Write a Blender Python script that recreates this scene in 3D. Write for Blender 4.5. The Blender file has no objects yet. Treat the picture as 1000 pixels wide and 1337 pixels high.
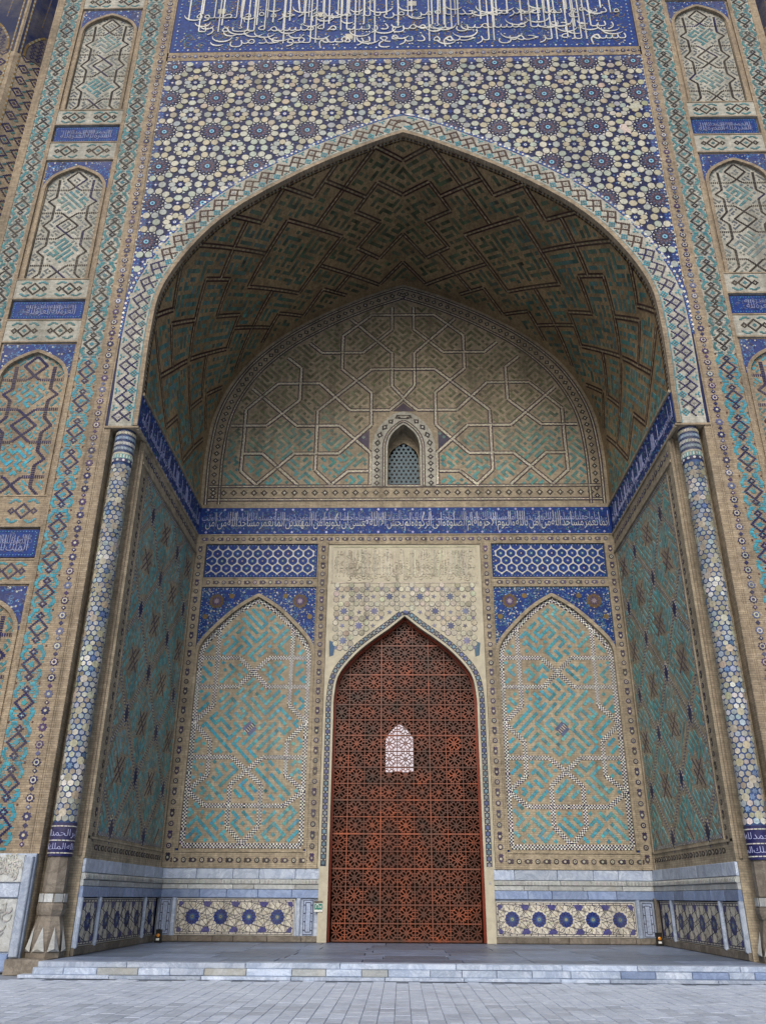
import bpy, math, random
import numpy as np
R = math.radians
rng = np.random.default_rng(7)
scene = bpy.context.scene
COL = scene.collection

# ------------------------------------------------------------------ camera, sky, sun, exposure
def lookat_camera():
    cam = bpy.data.cameras.new('camera')
    cam.sensor_fit = 'HORIZONTAL'; cam.sensor_width = 36.0
    cam.lens = 36.0 * 1079.56 / 1000.0
    cam.clip_start = 0.1; cam.clip_end = 2000
    o = bpy.data.objects.new('camera', cam); COL.objects.link(o)
    p, r, yw = .4367, .0061, -.0223
    fw = np.array([math.sin(yw)*math.cos(p), math.cos(yw)*math.cos(p), math.sin(p)])
    rt = np.array([math.cos(yw), -math.sin(yw), 0]); up = np.cross(rt, fw)
    r2 = rt*math.cos(r)+up*math.sin(r); u2 = -rt*math.sin(r)+up*math.cos(r)
    from mathutils import Matrix
    o.matrix_world = Matrix(((r2[0], u2[0], -fw[0], -.1689), (r2[1], u2[1], -fw[1], -21.05), (r2[2], u2[2], -fw[2], 1.6), (0, 0, 0, 1)))
    scene.camera = o
lookat_camera()

SUN_EL, SUN_AZ = R(36), R(190)          # azimuth clockwise from +Y: the sun stands behind the camera, hidden by thin cloud
w = bpy.data.worlds.new('World'); scene.world = w; w.use_nodes = True
nt = w.node_tree; bg = nt.nodes['Background']
sky = nt.nodes.new('ShaderNodeTexSky'); sky.sky_type = 'NISHITA'; sky.sun_disc = False
sky.sun_elevation = SUN_EL; sky.sun_rotation = SUN_AZ; sky.air_density = 1.0; sky.dust_density = 3.0; sky.ozone_density = 1.0
nt.links.new(sky.outputs[0], bg.inputs[0]); bg.inputs[1].default_value = 0.105
sl = bpy.data.lights.new('sun', 'SUN'); sl.energy = 1.5; sl.angle = R(32); sl.color = (1.0, .965, .92)
so = bpy.data.objects.new('sun', sl); COL.objects.link(so)
from mathutils import Vector
sd = Vector((math.sin(SUN_AZ)*math.cos(SUN_EL), math.cos(SUN_AZ)*math.cos(SUN_EL), math.sin(SUN_EL)))
so.rotation_euler = sd.to_track_quat('Z', 'Y').to_euler()
scene.view_settings.view_transform = 'Standard'; scene.view_settings.look = 'None'
scene.view_settings.gamma = 1.0; scene.view_settings.use_curve_mapping = False
scene.view_settings.exposure = 0.2

# ------------------------------------------------------------------ key dimensions in metres
W, B, ZP = 7.95, 8.03, .31          # half width of the iwan, its depth, platform height
ZB0, ZB1 = 14.24, 15.36             # inner inscription band
ZTOP = 38.0

# ------------------------------------------------------------------ colours
def lin(r, g, b):
    c = np.array([r, g, b], float)/255
    return np.where(c <= .04045, c/12.92, ((c+.055)/1.055)**2.4)
NAVY = lin(34, 36, 86); COBALT = lin(25, 53, 120); DEEP = lin(27, 33, 72); TURQ = lin(62, 152, 172); TEAL = lin(66, 124, 132)
WHITE = lin(214, 214, 206); CREAM = lin(205, 200, 178); PURPLE = lin(66, 48, 92); MAROON = lin(88, 58, 58); BLACK = lin(34, 30, 34)
SKYB = lin(80, 135, 190); OCHRE = lin(140, 112, 62); PALE = lin(188, 184, 166); LILAC = lin(170, 175, 215); STEEL = lin(88, 96, 132)

# ------------------------------------------------------------------ materials
def new_mat(name):
    m = bpy.data.materials.new(name); m.use_nodes = True
    t = m.node_tree; return m, t, t.nodes['Principled BSDF']
def N(t, typ, **kw):
    n = t.nodes.new(typ)
    for k, v in kw.items():
        if k.startswith('i_'):
            key = k[2:]; key = int(key) if key.isdigit() else key.replace('_', ' ')
            n.inputs[key].default_value = v
        else: setattr(n, k, v)
    return n
def rgba(c): return (float(c[0]), float(c[1]), float(c[2]), 1.0)
def mixrgb(t, a, b, fac, mode='MIX'):
    n = t.nodes.new('ShaderNodeMix'); n.data_type = 'RGBA'; n.blend_type = mode
    for sock, val in ((n.inputs['Factor'], fac), (n.inputs['A'], a), (n.inputs['B'], b)):
        if hasattr(val, 'is_linked') or isinstance(val, bpy.types.NodeSocket): t.links.new(val, sock)
        elif isinstance(val, (int, float)): sock.default_value = val
        else: sock.default_value = rgba(val)
    return n.outputs['Result']
def ramp(t, inp, stops):
    n = t.nodes.new('ShaderNodeValToRGB'); e = n.color_ramp.elements
    while len(e) < len(stops): e.new(.5)
    for k, (p, c) in enumerate(stops):
        e[k].position = p; e[k].color = rgba(c) if hasattr(c, '__len__') else (c, c, c, 1)
    t.links.new(inp, n.inputs[0]); return n.outputs[0]
def wallcoord(t):
    """metres on an upright wall: (x or y, z)"""
    g = N(t, 'ShaderNodeNewGeometry'); sp = N(t, 'ShaderNodeSeparateXYZ'); sn = N(t, 'ShaderNodeSeparateXYZ')
    t.links.new(g.outputs['Position'], sp.inputs[0]); t.links.new(g.outputs['True Normal'], sn.inputs[0])
    ab = N(t, 'ShaderNodeMath', operation='ABSOLUTE'); t.links.new(sn.outputs[0], ab.inputs[0])
    gt = N(t, 'ShaderNodeMath', operation='GREATER_THAN', i_1=.72); t.links.new(ab.outputs[0], gt.inputs[0])
    mx = N(t, 'ShaderNodeMix'); t.links.new(gt.outputs[0], mx.inputs['Factor']); t.links.new(sp.outputs[0], mx.inputs['A']); t.links.new(sp.outputs[1], mx.inputs['B'])
    cb = N(t, 'ShaderNodeCombineXYZ'); t.links.new(mx.outputs['Result'], cb.inputs[0]); t.links.new(sp.outputs[2], cb.inputs[1])
    return cb.outputs[0], g.outputs['Position']
def brick_mat(name, c1, c2, mortar, uv=False, bw=.24, bh=.058, stain=.5, dirt=lin(96, 84, 68)):
    m, t, b = new_mat(name)
    if uv:
        u = N(t, 'ShaderNodeUVMap'); vec = u.outputs[0]; pos = N(t, 'ShaderNodeNewGeometry').outputs['Position']
    else: vec, pos = wallcoord(t)
    br = N(t, 'ShaderNodeTexBrick', i_Color1=rgba(c1), i_Color2=rgba(c2), i_Mortar=rgba(mortar), i_Scale=1.0, i_Bias=0.0)
    br.inputs['Mortar Size'].default_value = .007; br.inputs['Mortar Smooth'].default_value = .3
    br.inputs['Brick Width'].default_value = bw; br.inputs['Row Height'].default_value = bh
    t.links.new(vec, br.inputs[0])
    n1 = N(t, 'ShaderNodeTexNoise', i_Scale=.55, i_Detail=8.0, i_Roughness=.65); t.links.new(pos, n1.inputs['Vector'])
    n2 = N(t, 'ShaderNodeTexNoise', i_Scale=7.0, i_Detail=6.0, i_Roughness=.7); t.links.new(pos, n2.inputs['Vector'])
    f1 = ramp(t, n1.outputs[0], [(.42, 0.0), (.72, 1.0)])
    fm = N(t, 'ShaderNodeMath', operation='MULTIPLY', i_1=stain); t.links.new(f1, fm.inputs[0])
    c = mixrgb(t, br.outputs[0], dirt, fm.outputs[0])
    v2 = ramp(t, n2.outputs[0], [(.28, .58), (.72, 1.22)])
    c = mixrgb(t, c, v2, 1.0, 'MULTIPLY')
    mp = N(t, 'ShaderNodeMapping'); mp.inputs['Scale'].default_value = (2.2, 2.2, .16); t.links.new(pos, mp.inputs[0])
    n4 = N(t, 'ShaderNodeTexNoise', i_Scale=1.0, i_Detail=7.0, i_Roughness=.65); t.links.new(mp.outputs[0], n4.inputs['Vector'])
    c = mixrgb(t, c, ramp(t, n4.outputs[0], [(.34, .7), (.5, 1.0), (.68, 1.14)]), 1.0, 'MULTIPLY')
    t.links.new(c, b.inputs['Base Color']); b.inputs['Roughness'].default_value = .9
    bp = N(t, 'ShaderNodeBump', i_Strength=.5, i_Distance=.01); t.links.new(br.outputs['Fac'], bp.inputs['Height']); bp.invert = True
    t.links.new(bp.outputs[0], b.inputs['Normal'])
    return m
def tile_mat(name, rough=.42, fade=.3, dust=lin(150, 142, 126), spec=.22):
    """glazed or unglazed pieces: colour comes with each piece"""
    m, t, b = new_mat(name)
    a = N(t, 'ShaderNodeAttribute', attribute_name='Col'); g = N(t, 'ShaderNodeNewGeometry')
    n1 = N(t, 'ShaderNodeTexNoise', i_Scale=.8, i_Detail=8.0, i_Roughness=.7); t.links.new(g.outputs['Position'], n1.inputs['Vector'])
    n2 = N(t, 'ShaderNodeTexNoise', i_Scale=18.0, i_Detail=4.0, i_Roughness=.7); t.links.new(g.outputs['Position'], n2.inputs['Vector'])
    f1 = ramp(t, n1.outputs[0], [(.42, 0.0), (.75, 1.0)])
    fm = N(t, 'ShaderNodeMath', operation='MULTIPLY', i_1=fade); t.links.new(f1, fm.inputs[0])
    c = mixrgb(t, a.outputs['Color'], dust, fm.outputs[0])
    c = mixrgb(t, c, ramp(t, n2.outputs[0], [(.28, .62), (.72, 1.22)]), 1.0, 'MULTIPLY')
    mp = N(t, 'ShaderNodeMapping'); mp.inputs['Scale'].default_value = (1.6, 1.6, .14); t.links.new(g.outputs['Position'], mp.inputs[0])
    n4 = N(t, 'ShaderNodeTexNoise', i_Scale=1.0, i_Detail=7.0, i_Roughness=.65); t.links.new(mp.outputs[0], n4.inputs['Vector'])
    c = mixrgb(t, c, ramp(t, n4.outputs[0], [(.34, .68), (.5, 1.0), (.68, 1.12)]), 1.0, 'MULTIPLY')
    t.links.new(c, b.inputs['Base Color'])
    rr = N(t, 'ShaderNodeMapRange', i_3=rough-.1, i_4=rough+.3); t.links.new(n2.outputs[0], rr.inputs[0]); t.links.new(rr.outputs[0], b.inputs['Roughness'])
    b.inputs['Specular IOR Level'].default_value = spec
    return m
def stone_mat(name, c1, c2, vein, scale=1.6, rough=.45, bump=.15, objrand=.25, stain=None):
    m, t, b = new_mat(name)
    g = N(t, 'ShaderNodeNewGeometry'); oi = N(t, 'ShaderNodeObjectInfo')
    off = N(t, 'ShaderNodeVectorMath', operation='ADD'); sc = N(t, 'ShaderNodeVectorMath', operation='SCALE', i_Scale=37.0)
    cb = N(t, 'ShaderNodeCombineXYZ')
    for k in range(3): t.links.new(oi.outputs['Random'], cb.inputs[k])
    t.links.new(cb.outputs[0], sc.inputs[0]); t.links.new(g.outputs['Position'], off.inputs[0]); t.links.new(sc.outputs[0], off.inputs[1])
    n1 = N(t, 'ShaderNodeTexNoise', i_Scale=scale, i_Detail=9.0, i_Roughness=.62, i_Distortion=.8); t.links.new(off.outputs[0], n1.inputs['Vector'])
    n2 = N(t, 'ShaderNodeTexNoise', i_Scale=scale*.7, i_Detail=10.0, i_Roughness=.7, i_Distortion=2.2); t.links.new(off.outputs[0], n2.inputs['Vector'])
    n3 = N(t, 'ShaderNodeTexNoise', i_Scale=30.0, i_Detail=4.0, i_Roughness=.7); t.links.new(off.outputs[0], n3.inputs['Vector'])
    c = ramp(t, n1.outputs[0], [(.3, c1), (.7, c2)])
    vf = ramp(t, n2.outputs[0], [(.44, 0.0), (.5, .55), (.56, 0.0)])
    c = mixrgb(t, c, vein, vf)
    at = N(t, 'ShaderNodeAttribute', attribute_name='Col')
    hv = N(t, 'ShaderNodeMapRange', i_3=1-objrand, i_4=1+objrand*.6); t.links.new(oi.outputs['Random'], hv.inputs[0])
    c = mixrgb(t, c, hv.outputs[0], 1.0, 'MULTIPLY')
    c = mixrgb(t, c, ramp(t, n3.outputs[0], [(.25, .82), (.75, 1.12)]), 1.0, 'MULTIPLY')
    if stain is not None:
        n4 = N(t, 'ShaderNodeTexNoise', i_Scale=1.1, i_Detail=8.0, i_Roughness=.7); t.links.new(g.outputs['Position'], n4.inputs['Vector'])
        c = mixrgb(t, c, stain, ramp(t, n4.outputs[0], [(.5, 0.0), (.75, .8)]))
    t.links.new(c, b.inputs['Base Color']); b.inputs['Roughness'].default_value = rough
    bp = N(t, 'ShaderNodeBump', i_Strength=bump, i_Distance=.02); t.links.new(n3.outputs[0], bp.inputs['Height']); t.links.new(bp.outputs[0], b.inputs['Normal'])
    return m
def flat_mat(name, c, rough=.5, var=.15, scale=6.0, spec=.4, dust=None):
    m, t, b = new_mat(name)
    g = N(t, 'ShaderNodeNewGeometry'); n1 = N(t, 'ShaderNodeTexNoise', i_Scale=scale, i_Detail=8.0, i_Roughness=.7); t.links.new(g.outputs['Position'], n1.inputs['Vector'])
    c2 = mixrgb(t, c, ramp(t, n1.outputs[0], [(.25, 1-var*2), (.75, 1+var*2)]), 1.0, 'MULTIPLY')
    if dust is not None:
        n2 = N(t, 'ShaderNodeTexNoise', i_Scale=.9, i_Detail=9.0, i_Roughness=.7); t.links.new(g.outputs['Position'], n2.inputs['Vector'])
        c2 = mixrgb(t, c2, dust, ramp(t, n2.outputs[0], [(.45, 0.0), (.78, .45)]))
    t.links.new(c2, b.inputs['Base Color']); b.inputs['Roughness'].default_value = rough; b.inputs['Specular IOR Level'].default_value = spec
    return m
def wood_mat(name):
    m, t, b = new_mat(name)
    oi = N(t, 'ShaderNodeObjectInfo'); g = N(t, 'ShaderNodeNewGeometry')
    n1 = N(t, 'ShaderNodeTexNoise', i_Scale=1.7, i_Detail=6.0, i_Roughness=.75); t.links.new(g.outputs['Position'], n1.inputs['Vector'])
    c = ramp(t, n1.outputs[0], [(.34, lin(78, 50, 38)), (.54, lin(118, 58, 34)), (.74, lin(172, 82, 38))])
    hv = N(t, 'ShaderNodeMapRange', i_3=.55, i_4=1.25); t.links.new(oi.outputs['Random'], hv.inputs[0])
    c = mixrgb(t, c, hv.outputs[0], 1.0, 'MULTIPLY')
    t.links.new(c, b.inputs['Base Color']); b.inputs['Roughness'].default_value = .42
    return m
MB = brick_mat('tan_brick', lin(178, 162, 138), lin(156, 139, 115), lin(140, 127, 109), stain=.6, dirt=lin(104, 97, 86))
MBI = brick_mat('iwan_brick', lin(184, 171, 147), lin(166, 153, 130), lin(150, 140, 122), stain=.6, dirt=lin(122, 113, 96))
MBV = brick_mat('vault_brick', lin(182, 158, 118), lin(162, 137, 100), lin(142, 122, 92), uv=True, stain=.7, dirt=lin(104, 86, 60))
MBP = brick_mat('pale_brick', lin(192, 191, 180), lin(176, 174, 162), lin(160, 157, 147), stain=.5, dirt=lin(130, 128, 118))
MT = tile_mat('glazed_tile')
MTC = tile_mat('chequer_tile', fade=.12)
MTD = tile_mat('weathered_tile', rough=.5, fade=.55, dust=lin(128, 118, 98))
MLET = tile_mat('white_glaze', rough=.35, fade=.4, dust=lin(130, 134, 150))
MCOB = flat_mat('cobalt_ground', COBALT, .5, .35, 9.0, .15, lin(66, 84, 118))
MCOLB = flat_mat('column_blue', lin(58, 78, 118), .5, .3, 5.0, .15)
MNAV = flat_mat('navy_ground', DEEP, .5, .35, 9.0, .15, lin(74, 78, 96))
MPLAS = flat_mat('pale_stone', lin(186, 180, 160), .8, .12, 2.5)
MMAR = stone_mat('grey_blue_marble', lin(162, 178, 202), lin(200, 211, 226), lin(124, 140, 166), stain=None)
MMARC = stone_mat('carved_marble', lin(170, 176, 178), lin(196, 200, 200), lin(140, 146, 148), stain=lin(148, 140, 122))
MMARB = stone_mat('blue_marble', lin(120, 142, 182), lin(150, 168, 200), lin(96, 114, 152))
MFLOOR = stone_mat('floor_marble', lin(108, 124, 152), lin(142, 156, 180), lin(88, 102, 128), rough=.4, objrand=.35, stain=lin(112, 116, 124))
MPAV = stone_mat('paving_stone', lin(192, 203, 222), lin(220, 228, 240), lin(172, 184, 206), scale=3.0, rough=.5, objrand=.2, stain=lin(152, 160, 174))
MGROUND = stone_mat('plaza_joint', lin(132, 140, 154), lin(150, 158, 172), lin(120, 128, 140), rough=.8)
MBASE = stone_mat('weathered_stone', lin(112, 104, 94), lin(150, 142, 130), lin(84, 78, 70), rough=.85, bump=.5, stain=lin(88, 78, 68))
MWOOD = wood_mat('varnished_wood')
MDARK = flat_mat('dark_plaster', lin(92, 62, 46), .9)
MSIGN = flat_mat('green_enamel', lin(40, 120, 104), .4, .05)
MSIGNW = flat_mat('white_enamel', lin(225, 228, 224), .4, .05)
MBLK = flat_mat('black_plastic', lin(22, 22, 24), .45, .05)
MAMB = flat_mat('amber_lens', lin(216, 140, 40), .2, .05)

# ------------------------------------------------------------------ mesh helpers
def link(name, me, mat, parent=None, kind=None, label=None, cat=None, group=None):
    o = bpy.data.objects.new(name, me); COL.objects.link(o)
    if mat is not None and len(me.materials) == 0: me.materials.append(mat)
    if parent is not None: o.parent = parent
    if kind: o['kind'] = kind
    if label: o['label'] = label
    if cat: o['category'] = cat
    if group: o['group'] = group
    return o
def empty(name, loc, label, cat, group=None):
    o = bpy.data.objects.new(name, None); COL.objects.link(o); o.location = loc
    o['label'] = label; o['category'] = cat
    if group: o['group'] = group
    return o
def mk(name, v, f, uv=None):
    me = bpy.data.meshes.new(name); me.from_pydata(v, [], f); me.update()
    if uv is not None:
        l = me.uv_layers.new(name='UVMap'); idx = np.empty(len(me.loops), int); me.loops.foreach_get('vertex_index', idx)
        l.data.foreach_set('uv', np.asarray(uv, np.float32)[idx].ravel())
    return me
class Geo:
    """plain solids in world (or local) coordinates, joined into one mesh"""
    def __init__(s): s.v = []; s.f = []
    def box(s, x0, x1, y0, y1, z0, z1):
        b = len(s.v); x0, x1 = min(x0, x1), max(x0, x1)
        s.v += [(x0,y0,z0),(x1,y0,z0),(x1,y1,z0),(x0,y1,z0),(x0,y0,z1),(x1,y0,z1),(x1,y1,z1),(x0,y1,z1)]
        s.f += [tuple(b+i for i in q) for q in ((0,3,2,1),(4,5,6,7),(0,1,5,4),(1,2,6,5),(2,3,7,6),(3,0,4,7))]; return s
    def quad(s, *p):
        b = len(s.v); s.v += [tuple(q) for q in p]; s.f.append(tuple(range(b, b+len(p)))); return s
    def extr(s, pts, y0, y1):
        """polygon in x,z swept from y0 to y1"""
        b = len(s.v); n = len(pts)
        s.v += [(x, y0, z) for x, z in pts] + [(x, y1, z) for x, z in pts]
        s.f.append(tuple(range(b, b+n))); s.f.append(tuple(range(b+2*n-1, b+n-1, -1)))
        s.f += [(b+i, b+(i+1) % n, b+n+(i+1) % n, b+n+i) for i in range(n)]; return s
    def beam(s, a, b, wd, dp, clip=None):
        """bar in an x,z plane from a to b, centred on y=0"""
        a = np.array(a, float); c = np.array(b, float); d = c-a; L = np.hypot(*d)
        if L < 1e-5: return s
        d /= L; n = np.array([-d[1], d[0]])*wd/2; k = len(s.v)
        for y in (-dp/2, dp/2):
            for p in (a-n, c-n, c+n, a+n): s.v.append((p[0], y, p[1]))
        s.f += [tuple(k+i for i in q) for q in ((0,1,2,3),(7,6,5,4),(0,4,5,1),(1,5,6,2),(2,6,7,3),(3,7,4,0))]; return s
    def out(s, name, mat, parent=None, **kw): return link(name, mk(name, s.v, s.f), mat, parent, **kw)
def bevel_box_mesh(name, sx, sy, sz, bv=.012):
    """slab centred on the origin with chamfered front edges (front = -y)"""
    x, y, z = sx/2, sy/2, sz/2
    v = [(-x,y,-z),(x,y,-z),(x,y,z),(-x,y,z),(-x,-y+bv,-z),(x,-y+bv,-z),(x,-y+bv,z),(-x,-y+bv,z),(-x+bv,-y,-z+bv),(x-bv,-y,-z+bv),(x-bv,-y,z-bv),(-x+bv,-y,z-bv)]
    f = [(3,2,1,0),(0,1,5,4),(1,2,6,5),(2,3,7,6),(3,0,4,7),(4,5,9,8),(5,6,10,9),(6,7,11,10),(7,4,8,11),(8,9,10,11)]
    return mk(name, v, f)

def FR(y0=0.0, sg=1):
    return lambda u, v, h: np.stack([sg*u, y0-h, v], -1)
def FS(sg):
    return lambda u, v, h: np.stack([sg*(W-h), u, v], -1)

def shade(c, n, j):
    c = np.asarray(c, float)
    if c.ndim == 1: c = np.repeat(c[None], n, 0)
    return np.clip(c*(1+rng.normal(0, j, (n, 1)))*(1+rng.normal(0, j*.35, (n, 3))), 0, .95)
class Tiles:
    """many small inlaid pieces on a surface given by a map (u, v, height) -> xyz"""
    def __init__(s, F): s.F = F; s.V = []; s.f = []; s.c = []; s.n = 0
    def add(s, poly, pos, ang=0.0, scl=1.0, col=WHITE, h0=0.0, h1=.012, jit=.12, sides=True):
        poly = np.asarray(poly, float); pos = np.atleast_2d(np.asarray(pos, float)); n = len(pos); k = len(poly)
        if n == 0: return s
        ang = np.broadcast_to(np.asarray(ang, float), (n,)); scl = np.asarray(scl, float)
        if scl.ndim == 0: scl = np.full((n, 2), float(scl))
        elif scl.ndim == 1: scl = np.repeat(scl[None], n, 0)
        P = poly[None]*scl[:, None]
        ca, sa = np.cos(ang)[:, None], np.sin(ang)[:, None]
        U = P[..., 0]*ca-P[..., 1]*sa+pos[:, :1]; Vv = P[..., 0]*sa+P[..., 1]*ca+pos[:, 1:]
        top = s.F(U, Vv, np.full_like(U, h1)+rng.uniform(0, .0035, (n, 1))); c = shade(col, n, jit)
        if sides:
            bot = s.F(U, Vv, np.full_like(U, h0)); s.V.append(np.concatenate([top, bot], 1).reshape(-1, 3)); m = 2*k
        else: s.V.append(top.reshape(-1, 3)); m = k
        base = s.n+np.arange(n)*m
        s.f += (base[:, None]+np.arange(k)).tolist(); s.c.append(c)
        if sides:
            i = np.arange(k); j = (i+1) % k
            q = np.stack([i, i+k, j+k, j], 1)
            s.f += (base[:, None, None]+q[None]).reshape(-1, 4).tolist(); s.c.append(np.repeat(c, k, 0))
        s.n += n*m; return s
    def strip(s, us, v0, v1, col, h=.006, jit=.05):
        """a flat band along u"""
        us = np.asarray(us, float); v0 = np.broadcast_to(v0, us.shape); v1 = np.broadcast_to(v1, us.shape); n = len(us)
        s.V.append(np.concatenate([s.F(us, v0*1.0, np.full(n, h)), s.F(us, v1*1.0, np.full(n, h))]))
        i = np.arange(n-1); s.f += (s.n+np.stack([i, i+1, i+1+n, i+n], 1)).tolist(); s.c.append(shade(col, n-1, jit)); s.n += 2*n; return s
    def mesh(s, name):
        V = np.concatenate(s.V); me = bpy.data.meshes.new(name)
        nl = [len(f) for f in s.f]; tot = sum(nl)
        me.vertices.add(len(V)); me.vertices.foreach_set('co', V.astype(np.float32).ravel())
        me.loops.add(tot); me.polygons.add(len(nl))
        me.loops.foreach_set('vertex_index', np.fromiter((i for f in s.f for i in f), np.int32, tot))
        nl = np.array(nl, np.int32); me.polygons.foreach_set('loop_start', np.r_[0, np.cumsum(nl)[:-1]].astype(np.int32))
        me.update(calc_edges=True); me.shade_flat()
        a = me.attributes.new('Col', 'FLOAT_COLOR', 'FACE'); c = np.concatenate(s.c); a.data.foreach_set('color', np.c_[c, np.ones(len(c))].astype(np.float32).ravel())
        me.validate(); return me
    def out(s, name, parent, mat=None, kind='stuff', **kw):
        if s.n == 0: return None
        return link(name, s.mesh(name), mat or MT, parent, kind=kind, **kw)

SQ = np.array([(-.5,-.5),(.5,-.5),(.5,.5),(-.5,.5)])
def ngon(k, r=1.0, a0=0.0): a = a0+np.arange(k)*2*math.pi/k; return np.stack([r*np.cos(a), r*np.sin(a)], 1)
def star(k, r0=1.0, r1=.5, a0=0.0):
    a = a0+np.arange(2*k)*math.pi/k; r = np.where(np.arange(2*k) % 2 == 0, r0, r1); return np.stack([r*np.cos(a), r*np.sin(a)], 1)

# ------------------------------------------------------------------ curves
def catmull(P, n=10):
    P = np.asarray(P, float); Q = np.vstack([2*P[0]-P[1], P, 2*P[-1]-P[-2]]); o = []
    for i in range(1, len(Q)-2):
        t = np.linspace(0, 1, n, endpoint=False)[:, None]; a, b, c, d = Q[i-1:i+3]
        o.append(.5*(2*b+(c-a)*t+(2*a-5*b+4*c-d)*t**2+(3*b-a-3*c+d)*t**3))
    return np.vstack(o+[P[-1:]])
class Arch:
    """symmetric pointed arch, sampled from the left foot over the apex to the right foot"""
    def __init__(s, half, foot=None, n=10):
        h = catmull(half, n)                       # right half, spring to apex
        if foot is not None:
            zz = np.linspace(foot, h[0, 1], 12)[:-1]; h = np.vstack([np.c_[np.full(11, h[0, 0]), zz], h])
        s.half = h; full = np.vstack([h*[-1, 1], h[::-1][1:]]); s.P = full
        s.s = np.r_[0, np.cumsum(np.hypot(*np.diff(full, axis=0).T))]; s.L = s.s[-1]; s.s -= s.L/2
        d = np.gradient(full, axis=0); d /= np.hypot(*d.T)[:, None]; s.Nn = np.stack([d[:, 1]*-1, d[:, 0]], 1)   # left normal = outward (up/left)
        apex = len(h)-1; s.Nn[apex] = (0, 1)
    def at(s, t): return np.interp(t, s.s, s.P[:, 0]), np.interp(t, s.s, s.P[:, 1])
    def nrm(s, t): return np.interp(t, s.s, s.Nn[:, 0]), np.interp(t, s.s, s.Nn[:, 1])
    def off(s, d):
        """outline moved outward by d, kept single valued at the apex"""
        h = s.half; g = np.gradient(h, axis=0); g /= np.hypot(*g.T)[:, None]; q = h+d*np.stack([g[:, 1], -g[:, 0]], 1)
        k = q[-2]-q[-1]; tz = q[-1, 1]
        if q[-1, 0] > 0 and abs(g[-1, 0]) > 1e-6: q = np.vstack([q, (0, q[-1, 1]+q[-1, 0]*(g[-1, 1]/-g[-1, 0]))])
        if d < 0: q = q[q[:, 0] >= 0]; q = np.vstack([q, (0, q[-1, 1]+q[-1, 0]*max(.1, g[-1, 1]/-g[-1, 0]))])
        return q
    def z(s, x):
        x = np.abs(x); h = s.half[::-1]; return np.interp(x, h[:, 0], h[:, 1], right=-99)
    def F(s, y0=0.0):
        """t along the arch, d outward, h out of the wall (towards -y)"""
        def f(u, v, h):
            x, z = s.at(u); nx, nz = s.nrm(u); return np.stack([x+nx*v, y0-h, z+nz*v], -1)
        return f
def arch_from(hw, zs, rise, shape, foot=None, n=8): return Arch([(hw*a, zs+rise*b) for a, b in shape], foot, n)
SH_NICHE = [(1, 0), (.965, .13), (.87, .28), (.635, .53), (.4, .745), (.2, .885), (0, 1)]
SH_PIER = [(1, 0), (.96, .22), (.81, .5), (.6, .69), (.42, .8), (.2, .92), (0, 1)]
MAIN = Arch([(7.97, 15.36), (8.0, 16.5), (8.0, 17.8), (7.9, 19.2), (7.45, 20.45), (6.65, 21.8), (5.8, 22.78), (5.0, 23.47), (4.2, 24.06), (3.13, 24.77), (1.7, 25.58), (.6, 26.13), (0, 26.38)], None, 7)
MAINB = Arch([(7.97, 15.36), (8.0, 16.5), (8.0, 17.8), (7.85, 19.4), (7.45, 20.7), (6.75, 21.98), (5.9, 22.98), (5.0, 23.77), (4.2, 24.32), (3.13, 24.98), (1.7, 25.7), (.6, 26.15), (0, 26.36)], None, 7)
MAINF = Arch([(7.97, 15.36), (8.0, 16.5), (8.0, 17.8), (7.9, 19.2), (7.45, 20.45), (6.65, 21.8), (5.8, 22.78), (5.0, 23.47), (4.2, 24.06), (3.13, 24.77), (1.7, 25.58), (.6, 26.13), (0, 26.38)], 14.27, 7)
DOOR = Arch([(2.54, 7.2), (2.53, 8.05), (2.37, 8.82), (1.8, 9.55), (1.2, 10.07), (.58, 10.52), (0, 11.0)], ZP, 8)
WIN = arch_from(.65, 18.0, 1.12, SH_PIER, 16.3, 6)
NB = arch_from(2.08, 9.6, 2.15, SH_NICHE, 3.03, 8)          # blind niches of the back wall, centred on 0
def strips(g, xs, zlo, zhi, y0, y1=None):
    """wall between two heights given per x; with y1 also the soffit along zlo"""
    xs = np.asarray(xs)
    for i in range(len(xs)-1):
        a, b = xs[i], xs[i+1]
        g.quad((a, y0, zlo[i]), (b, y0, zlo[i+1]), (b, y0, zhi[i+1]), (a, y0, zhi[i]))
        if y1 is not None: g.quad((a, y0, zlo[i]), (a, y1, zlo[i]), (b, y1, zlo[i+1]), (b, y0, zlo[i+1]))

# ------------------------------------------------------------------ pattern helpers
def kufic(nx, ny, seed, lo=3, hi=9, straight=.62):
    """strokes of one cell with gaps of one cell, bending at right angles like square lettering"""
    r = random.Random(seed); used = np.zeros((nx, ny), bool); G = np.zeros((2*nx, 2*ny), bool)
    nodes = [(i, j) for i in range(nx) for j in range(ny)]; r.shuffle(nodes); D = ((1,0),(0,1),(-1,0),(0,-1))
    for i, j in nodes:
        if used[i, j]: continue
        d = r.randrange(4); used[i, j] = True; G[2*i, 2*j] = True
        for _ in range(r.randint(lo, hi)):
            opts = [d] if r.random() < straight else [(d+1) % 4, (d+3) % 4]
            if len(opts) == 2: r.shuffle(opts)
            opts += [(d+1) % 4, (d+3) % 4, d]
            for e in opts:
                a, b = i+D[e][0], j+D[e][1]
                if 0 <= a < nx and 0 <= b < ny and not used[a, b]:
                    used[a, b] = True; G[2*a, 2*b] = True; G[i+a, j+b] = True; i, j, d = a, b, e; break
            else: break
    return G
def seg_dist(p, segs):
    d = np.full(len(p), 9e9)
    for a, b in segs:
        a = np.array(a, float); b = np.array(b, float); e = b-a; t = np.clip(((p-a)@e)/max(e@e, 1e-9), 0, 1)
        d = np.minimum(d, np.hypot(*(p-a-t[:, None]*e).T))
    return d
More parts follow.
